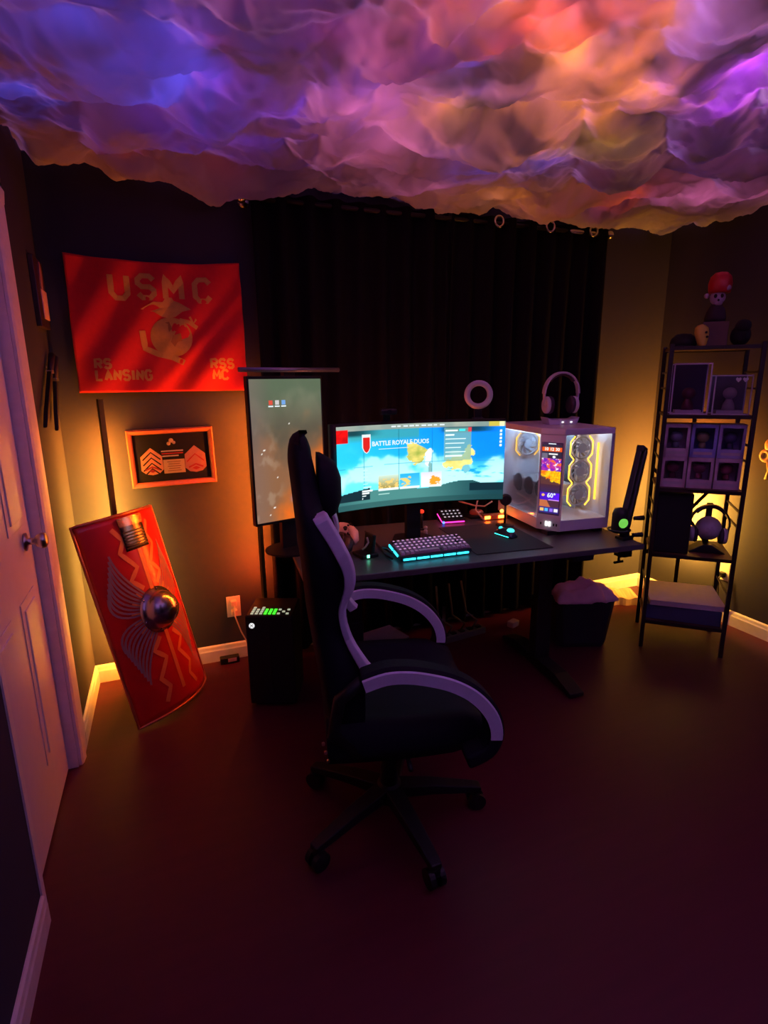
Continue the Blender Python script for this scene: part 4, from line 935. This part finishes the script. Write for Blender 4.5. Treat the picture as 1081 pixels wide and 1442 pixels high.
MB().box((0,0,.395), (.26,.20,.035)).build('tilt_mechanism', M_nyl, ch, bevel=.004)
MB().cyl((.02,-.10,.395), (.02,-.27,.385), .007, n=10).build('tilt_lever', M_nyl, ch, smooth=True)
MB().cyl((0,0,.10), (0,0,.26), .030, n=20).cyl((0,0,.25), (0,0,.395), .016, n=16).build('gas_lift', M_nyl, ch, smooth=True)
MB().cyl((0,0,.075), (0,0,.135), .048, .040, 24).build('hub', M_nyl, ch, smooth=True)
A0 = R(-74)
for k in range(5):
    a = A0+2*PI*k/5; d = Vector((math.cos(a), math.sin(a), 0)); sdv = Vector((-d.y, d.x, 0))
    lg = MB().loft([[d*r+sdv*(w*i)+Vector((0,0,z+h*j)) for i, j in ((-1,-1),(1,-1),(1,1),(-1,1))] for r, w, z, h in ((.03,.030,.108,.022),(.15,.026,.100,.018),(.30,.020,.078,.013),(.325,.018,.074,.010))]).build('base_leg', M_nyl, ch, bevel=.004)
    cs = MB().cyl(d*.310+Vector((0,0,.03)), d*.310+Vector((0,0,.075)), .010, n=12).box(d*.310+Vector((0,0,.050)), (.03,.03,.02)).build('caster', M_nyl, ch)
    for s in (-1, 1): MB().cyl(d*.310+sdv*(s*.008)+Vector((0,0,.030)), d*.310+sdv*(s*.026)+Vector((0,0,.030)), .030, n=20).build('wheel', M_nyl, cs, smooth=False)

# ================================================================== METAL SHELF IN THE CORNER
SWd, SDp = .413, .36
srz = math.atan2(-.277, .306)
sf = thing('metal_shelf', 'narrow five-tier dark metal shelf standing across the right corner', 'shelf', (2.37, 2.159, 0), srz)
M_sf = pmat('dark_shelf_metal', (.022,.010,.010), .5, .2); M_brd = pmat('dark_brown_board', (.10,.035,.022), .55, var=.3, scale=9)
LV = (.155, .545, .905, 1.285, 1.62)
for x in (.01, SWd-.01):
    for y in (.01, SDp-.01): MB().box((x,y,.82), (.020,.020,1.64)).build('post', M_sf, sf, bevel=.002)
for z in LV:
    b = MB().box((SWd/2,SDp/2,z), (SWd-.02,SDp-.02,.012)).build('shelf_board', M_brd, sf)
    for y in (.01,SDp-.01): MB().box((SWd/2,y,z-.002), (SWd-.04,.014,.018)).build('front_rail', M_sf, b)
for x in (.01, SWd-.01):
    for z in (.35,.72,.80,1.06,1.14,1.42,1.50): MB().box((x,SDp/2,z), (.008,SDp-.03,.010)).build('side_rung', M_sf, sf)
for a, b in (((.02,.96),(SWd-.02,.45)),((.02,.45),(SWd-.02,.96))): MB().bar((a[0],SDp-.004,a[1]), (b[0],SDp-.004,b[1]), .006, .018).build('cross_brace', M_sf, sf)
shM = Matrix.Translation((2.37,2.159,0)) @ Matrix.Rotation(srz, 4, 'Z')
def sp(x, y, z): return shM @ Vector((x, y, z))
# --- two clear display cases
M_clear = glass_mat('clear_acrylic', (.96,.94,.98), .05); M_edge = pmat('lilac_edge', (.80,.70,.84), .4)
def disp_case(x, w, h, d, z, lab, cback, M_e, kind):
    t = thing('display_case', lab, 'display case', sp(x, .05+d/2, z), srz, 'display cases on the shelf')
    MB().box((0,d/2-.003,h/2), (w-.008,.004,h-.008)).build('back_card', pmat('card_%d' % kind, cback, .6, var=.4, scale=14), t)
    for sx in (-1, 1):
        for sy in (-1, 1): MB().box((sx*(w/2-.003),sy*(d/2-.003),h/2), (.006,.006,h)).build('edge_strip', M_e, t)
        for zz in (.003,h-.003): MB().box((0,sx*(d/2-.003),zz), (w,.006,.006)).build('edge_strip', M_e, t)
    MB().box((0,-d/2+.001,h/2), (w-.012,.0015,h-.012)).build('front_pane', M_clear, t)
    MB().box((0,0,.012), (w*.7,d*.6,.018)).build('plinth', M_edge if kind == 0 else M_white, t)
    c = pmat('figure_%d' % kind, ((.16,.03,.06),(.45,.40,.46))[kind], .5)
    MB().lathe([(0,.0),(.030,0),(.026,.03),(.016,.05),(.014,.058),(0,.060)], (0,.0,.021), 18).build('figure_body', c, t, smooth=True)
    MB().ball((0,-.004,.105), (.032,.030,.030), 16, 10).build('figure_head', c, t, smooth=True)
    return t
disp_case(.120, .172, .255, .13, LV[3]+.0065, 'tall dark display case with pale edges on the second shelf from top', (.035,.016,.055), M_edge, 0)
dc = disp_case(.305, .165, .195, .13, LV[3]+.0065, 'lower silvery display case with two white hearts on the second shelf', (.10,.09,.11), M_white, 1)
for k in range(2):
    heart = [(0,-.013),(.011,-.001),(.012,.006),(.007,.011),(0,.007),(-.007,.011),(-.012,.006),(-.011,-.001)]
    decal(heart, lambda a, b: Vector((.018+.030*k+a, -.067, .172+b)), 'heart_logo_glint', emat('bright_white_glint', (.8,.9,.85), .35) if False else pmat('white_logo_glint', (.85,.88,.86), .4), dc)  # heart logos, with their bright reflections put into the white colour
# --- six boxed figures
def fig_box(x, z, k, lab, ccard, cfig):
    w, h, d = .118, .172 if k < 3 else .160, .10
    t = thing('figure_box', lab, 'figure box', sp(x, .055+d/2, z), srz, 'boxed figures on the middle shelf')
    m = pmat('carton_%d' % k, ccard, .55, var=.25, scale=25)
    fwn = .014; wz0, wz1 = .045, h-.020
    MB().box((0,d/2-.002,h/2), (w,.004,h)).box((-w/2+.002,0,h/2), (.004,d,h)).box((w/2-.002,0,h/2), (.004,d,h)).box((0,0,.002), (w,d,.004)).box((0,0,h-.002), (w,d,.004)).build('carton', m, t)
    ff = MB().box((0,-d/2+.001,wz0/2), (w,.003,wz0)).box((0,-d/2+.001,(wz1+h)/2), (w,.003,h-wz1))
    for s in (-1, 1): ff.box((s*(w/2-fwn/2),-d/2+.001,h/2), (fwn,.003,h))
    ff.build('carton_front', m, t)
    MB().box((0,-d/2+.002,(wz0+wz1)/2), (w-2*fwn,.0008,wz1-wz0)).build('window_film', M_clear, t)
    MB().box((0,-d/2-.001,.022), (w*.72,.001,.014)).build('name_band', pmat('white_print', (.6,.5,.6), .5), t)
    fm = pmat('toy_%d' % k, cfig, .5)
    MB().lathe([(0,0),(.018,0),(.016,.02),(.012,.03),(0,.032)], (0,-.01,.046), 14).build('toy_body', fm, t, smooth=True)
    MB().ball((0,-.012,.100), (.030,.027,.026), 16, 10).build('toy_head', fm, t, smooth=True)
    MB().ball((0,-.006,.112), (.031,.028,.018), 14, 8).build('toy_hair', pmat('toy_hair_%d' % k, tuple(c*.4 for c in cfig), .6), t, smooth=True)
FB = [('left', (.68,.50,.66), (.35,.40,.50)), ('middle', (.34,.36,.80), (.50,.42,.20)), ('right', (.46,.40,.74), (.10,.10,.25))]
FB2 = [('left', (.70,.52,.64), (.34,.08,.14)), ('middle', (.66,.48,.60), (.36,.10,.16)), ('right', (.68,.50,.62), (.30,.06,.11))]
for k in range(3): fig_box(.083+.124*k, LV[2]+.0065, k+3, 'boxed toy figure in the lower row of the middle shelf, %s of three' % FB2[k][0], FB2[k][1], FB2[k][2])
for k in range(3): fig_box(.083+.124*k, LV[2]+.0075+.160, k, 'boxed toy figure in the upper row of the middle shelf, %s of three' % FB[k][0], FB[k][1], FB[k][2])
# --- black box and headphones
bb = thing('black_speaker', 'tall black speaker cabinet at left of the fourth shelf', 'speaker', sp(.107, .16, LV[1]+.0065), srz)
MB().box((0,0,.165), (.172,.24,.328)).build('cabinet', M_black, bb, bevel=.006)
MB().box((0,-.121,.165), (.160,.004,.315)).build('grille', pmat('black_grille_cloth', (.008,.008,.011), .9, scale=300), bb)
hp = thing('headphone_stand', 'black stand with round grey head form on the fourth shelf', 'headphone stand', sp(.292, .15, LV[1]+.0065), srz)
MB().prism([(-.09,0),(.09,0),(.02,.045),(-.02,.045)], lambda a, b, t: Vector((a, t, b)), -.05, .05).build('base', M_black, hp, bevel=.004)
MB().cyl((0,.03,.03), (0,.03,.26), .016).build('post', M_black, hp, smooth=True)
hf = MB().ball((0,-.01,.130), .064, 20, 14).build('head_form', pmat('grey_ball', (.50,.46,.54), .5), hp, smooth=True)
for k in range(6):
    a = 2*PI*k/6; P = [(.024*math.cos(2*PI*i/5)+ (.052*math.cos(a) if k else 0), .024*math.sin(2*PI*i/5)+(.052*math.sin(a) if k else 0)) for i in range(5)]
    def onb(x, z):
        q = math.hypot(x, z); y = -math.sqrt(max(1e-5, .0648**2-q*q)) if q < .0645 else -.004
        return Vector((x, -.01+y, .130+z))
    if k == 0: decal(P, onb, 'facet', pmat('pale_facet', (.42,.38,.46), .5), hf)
h2 = headset(tuple(sp(.292, .13, LV[1]+.0065)), srz, 'dark headphones with lilac ear cups hung on the stand', (pmat('dark_band', (.03,.022,.03), .4), M_hc), .094, .150)
for o in list(h2.children):
    if o.name.startswith('ear_cup'): o.data.materials[0] = pmat('lilac_cup', (.55,.48,.64), .4)
# --- bottom shelf
nb = MB().box((0,0,.045), (.37,.31,.085)).build('navy_box', pmat('navy_carton', (.05,.06,.12), .5), bevel=.003)
nb.location = sp(SWd/2, SDp/2+.005, LV[0]+.007); nb.rotation_euler = (0,0,srz-R(1)); tag(nb, 'flat navy box on the bottom shelf', 'box')
wb = thing('white_flat_box', 'flat white box lying on top of the navy box', 'box', sp(SWd/2+.005, SDp/2+.005, LV[0]+.0955), srz+R(2))
MB().box((0,0,.014), (.365,.33,.026)).build('tray', pmat('white_carton', (.62,.50,.52), .6), wb, bevel=.002)
MB().box((0,0,.029), (.370,.335,.005)).build('lid', pmat('white_carton', (.62,.50,.52), .6), wb, bevel=.001)
# --- top of the shelf: figurine, yellow plush on a brown box, dark cap
bx2 = MB().box((0,0,.060), (.115,.10,.118)).build('brown_carton', pmat('brown_carton', (.12,.06,.05), .7), bevel=.002)
bx2.location = sp(.205,.16,LV[4]+.007); bx2.rotation_euler = (0,0,srz); tag(bx2, 'plain brown carton on top of the shelf', 'box')
fg = thing('capped_figurine', 'pale skull-faced figurine with round red cap on the brown carton', 'figurine', sp(.205,.16,LV[4]+.126), srz)
M_bone = pmat('pale_bone', (.46,.34,.44), .5); M_dkc = pmat('dark_plum_cloth', (.03,.012,.02), .8)
MB().lathe([(0,0),(.045,0),(.050,.02),(.040,.06),(.024,.085),(0,.088)], (0,0,0), 18).build('body', M_dkc, fg, smooth=True)
hdm = MB().ball((0,-.004,.118), (.036,.034,.036), 18, 12).ball((.004,-.016,.092), (.020,.020,.018), 12, 8).build('skull_head', M_bone, fg, smooth=True)
for s in (-1, 1): MB().ball((s*.014,-.034,.122), (.008,.006,.010), 10, 6).build('eye_socket', M_dkc, hdm, smooth=True)
MB().ball((0,-.038,.102), (.005,.005,.006), 8, 6).build('nose', M_dkc, hdm, smooth=True)
MB().ball((-.048,0,.128), (.013,.010,.013), 10, 6).build('ear', M_bone, fg, smooth=True)
MB().lathe([(.034,.0),(.048,.0),(.052,.020),(.054,.045),(.046,.078),(.028,.096),(0,.101)], (.006,.002,.138), 22).build('red_cap', pmat('red_shiny_cap', (.55,.012,.018), .4), fg, smooth=True)
MB().ball((.034,-.036,.158), (.016,.008,.014), 10, 6).build('cap_badge', M_bone, fg, smooth=True)
yp = thing('yellow_mask', 'dull yellow rounded mask leaning on the brown carton', 'mask', sp(.150,.078,LV[4]+.007), srz)
MB().loft([[Vector((w*math.cos(a)*.9-.012*q, -.016*math.sin(a)*(1.0), q*.105)) for a in [2*PI*i/14 for i in range(14)]] for q, w in ((.0,.014),(.12,.024),(.35,.031),(.6,.036),(.85,.033),(.96,.020),(1.0,.008))]).build('shell', pmat('dull_yellow', (.66,.46,.05), .5), yp, smooth=True)
for dx, zz in ((.010,.066),(.016,.045)): MB().ball((dx,-.015,zz), (.006,.005,.006), 10, 6).build('hole', M_dkc, yp, smooth=True)
dp = thing('dark_plush', 'black rounded plush toy slumped at right end of the top shelf', 'plush', sp(.328,.17,LV[4]+.007), srz)
MB().ball((0,0,.052), (.045,.065,.052), 18, 12).build('body', pmat('black_plush', (.012,.010,.014), .95, scale=150, bump=.3), dp, smooth=True)
MB().ball((.0,-.04,.095), (.036,.034,.032), 14, 10).build('head', pmat('black_plush', (.012,.010,.014), .95, scale=150, bump=.3), dp, smooth=True)
dq = thing('baseball_cap', 'black cap lying at left end of the top shelf', 'cap', sp(.075,.17,LV[4]+.007), srz)
MB().lathe([(.060,0),(.064,.02),(.058,.045),(.036,.066),(0,.072)], (0,0,0), 20).build('crown', pmat('black_cotton', (.012,.012,.015), .9), dq, smooth=True)
MB().prism([(-.05,-.04),(-.035,-.10),(0,-.115),(.035,-.10),(.05,-.04)], lambda a, b, t: Vector((a, b, t)), .001, .005).build('brim', pmat('black_cotton', (.012,.012,.015), .9), dq)
# outlet on the right wall behind the shelf, with cord; small hook thing at the frame edge
o2 = thing('wall_outlet', 'white wall outlet with a plug on the right wall behind the shelf', 'outlet', (XR, 2.245, .32))
MB().box((-.003,0,0), (.006,.072,.116)).build('cover_plate', M_white, o2, bevel=.002)
MB().box((-.020,0,-.02), (.030,.032,.032)).build('plug', M_black, o2, bevel=.003)
MB().tube([(-.03,0,-.02),(-.045,.0,-.06),(-.04,-.01,-.16),(-.035,-.02,-.24)], .004, 6).build('cord', M_cable, o2, smooth=True)
wh = thing('wall_ornament', 'small orange-lit hanging ornament on the right wall beside the shelf', 'ornament', (XR-.022, 2.085, 1.05))
M_orn = pmat('tan_resin', (.62,.40,.20), .5)
MB().tube([(0,.0+.022*math.cos(a),.0+.026*math.sin(a)) for a in [2*PI*i/16 for i in range(16)]], .013, 8, True).build('ring', M_orn, wh, smooth=True)
MB().ball((0,-.012,.060), (.018,.026,.036), 14, 8).build('bead', M_orn, wh, smooth=True)
MB().tube([(0,-.02,-.035),(0,-.03,-.08),(0,-.02,-.13)], .010, 8).build('tail', M_orn, wh, smooth=True)
MB().cyl((.022,-.01,.085), (-.01,-.01,.085), .004).build('nail', M_chrome, wh)

# ================================================================== WASTE BIN, UNDER-DESK CLUTTER
wb2 = thing('waste_bin', 'black open bin stuffed with pink cloth under right end of desk', 'bin', (2.10, 2.36, 0), R(-20))
bo = []
for z, w, d in ((.003,.135,.095),(.03,.140,.100),(.27,.165,.120)):
    bo.append([Vector((sx*w+cx*.03, sy*d+cy*.03, z)) for sx, sy, cx, cy in ((-1,-1,0,1),(-1,-1,1,0),(1,-1,-1,0),(1,-1,0,1),(1,1,0,-1),(1,1,-1,0),(-1,1,1,0),(-1,1,0,-1))])
MB().loft(bo, cap=False).add([v for v in bo[0]], [tuple(range(8))]).build('tub', pmat('matte_black_bin', (.010,.010,.012), .6), wb2, solid=.004)
M_pk = pmat('dusty_pink_cloth', (.80,.42,.46), .85, var=.15, scale=30, bump=.2)
def crumple(name, loc, sx, sy, hz_, seed, mat, lab, rz=0):
    def pos(u, v):
        x = (u-.5)*2*sx; y = (v-.5)*2*sy; e = (1-abs(2*u-1)**4)*(1-abs(2*v-1)**4)
        z = hz_*(.35+.65*e)*(.85+.40*noise.noise(Vector((u*2.4+seed, v*2.4, seed)))+.12*noise.noise(Vector((u*9, v*9+seed, seed))))
        return Vector((x+.012*noise.noise(Vector((u*5, v*5, seed))), y, z))
    o = MB().sheet(pos, 22, 20).build(name, mat, smooth=True, solid=.003); o.location = loc; o.rotation_euler = (0, 0, rz); tag(o, lab, 'cloth'); return o
crumple('pink_cloth', (2.07, 2.345, .23), .135, .095, .15, 1.3, M_pk, 'folded dusty pink cloth bulging out at left of the bin', R(-20))
crumple('pink_towel', (2.20, 2.33, .235), .085, .095, .12, 6.1, pmat('pale_rose_cloth', (.82,.50,.55), .85, var=.12, scale=40), 'pale rose striped towel at right side of the bin', R(-20))
pb = thing('paper_bag', 'cream paper bag lying flat by the baseboard behind the bin', 'paper bag', (2.72, 2.74, 0), R(-25))
MB().loft([[Vector((x,-.09+.006*math.sin(x*70),.002)),Vector((x,-.085,.05+.008*math.sin(x*60))),Vector((x,.06,.065+.006*math.sin(x*60+1))),Vector((x,.09,.002))] for x in [-.14+.02*i for i in range(15)]]).build('bag', pmat('cream_kraft_paper', (.70,.48,.32), .75, var=.1), pb)
# cables and blocks under the desk
ub = MB().box((0,0,.02), (.07,.045,.038)).build('charger_block', pmat('dirty_white_plastic', (.45,.38,.37), .5), bevel=.006)
ub.location = (1.865, 2.65, .0); ub.rotation_euler = (0,0,.4); tag(ub, 'small off-white charger block on floor under desk', 'charger')
ps = thing('power_strip', 'grey power strip with tangled cables on floor under desk', 'power strip', (1.50, 2.64, 0), R(8))
MB().box((0,0,.02), (.32,.06,.038)).build('body', pmat('grey_strip', (.10,.10,.10), .5), ps, bevel=.004)
for k in range(5): MB().box((-.12+.06*k,0,.042), (.03,.03,.01)).build('socket', M_black, ps)
for k in range(3): MB().tube([(-.1+.09*k,.0,.045),(-.09+.09*k,-.03,.10),(-.13+.1*k,.05,.13),(-.1+.09*k,.12,.30)], .006, 6).build('cord', pmat('grey_cord', (.07,.07,.065), .6), ps, smooth=True)
lp = thing('blue_carton', 'pale blue flat box lying on floor under left half of desk', 'box', (.98, 2.62, 0), R(14))
MB().box((0,0,.055), (.26,.18,.10)).build('carton', pmat('pale_blue_carton', (.22,.24,.36), .6), lp, bevel=.003)
MB().box((0,0,.107), (.265,.185,.006)).build('lid', pmat('pale_blue_carton', (.22,.24,.36), .6), lp, bevel=.001)
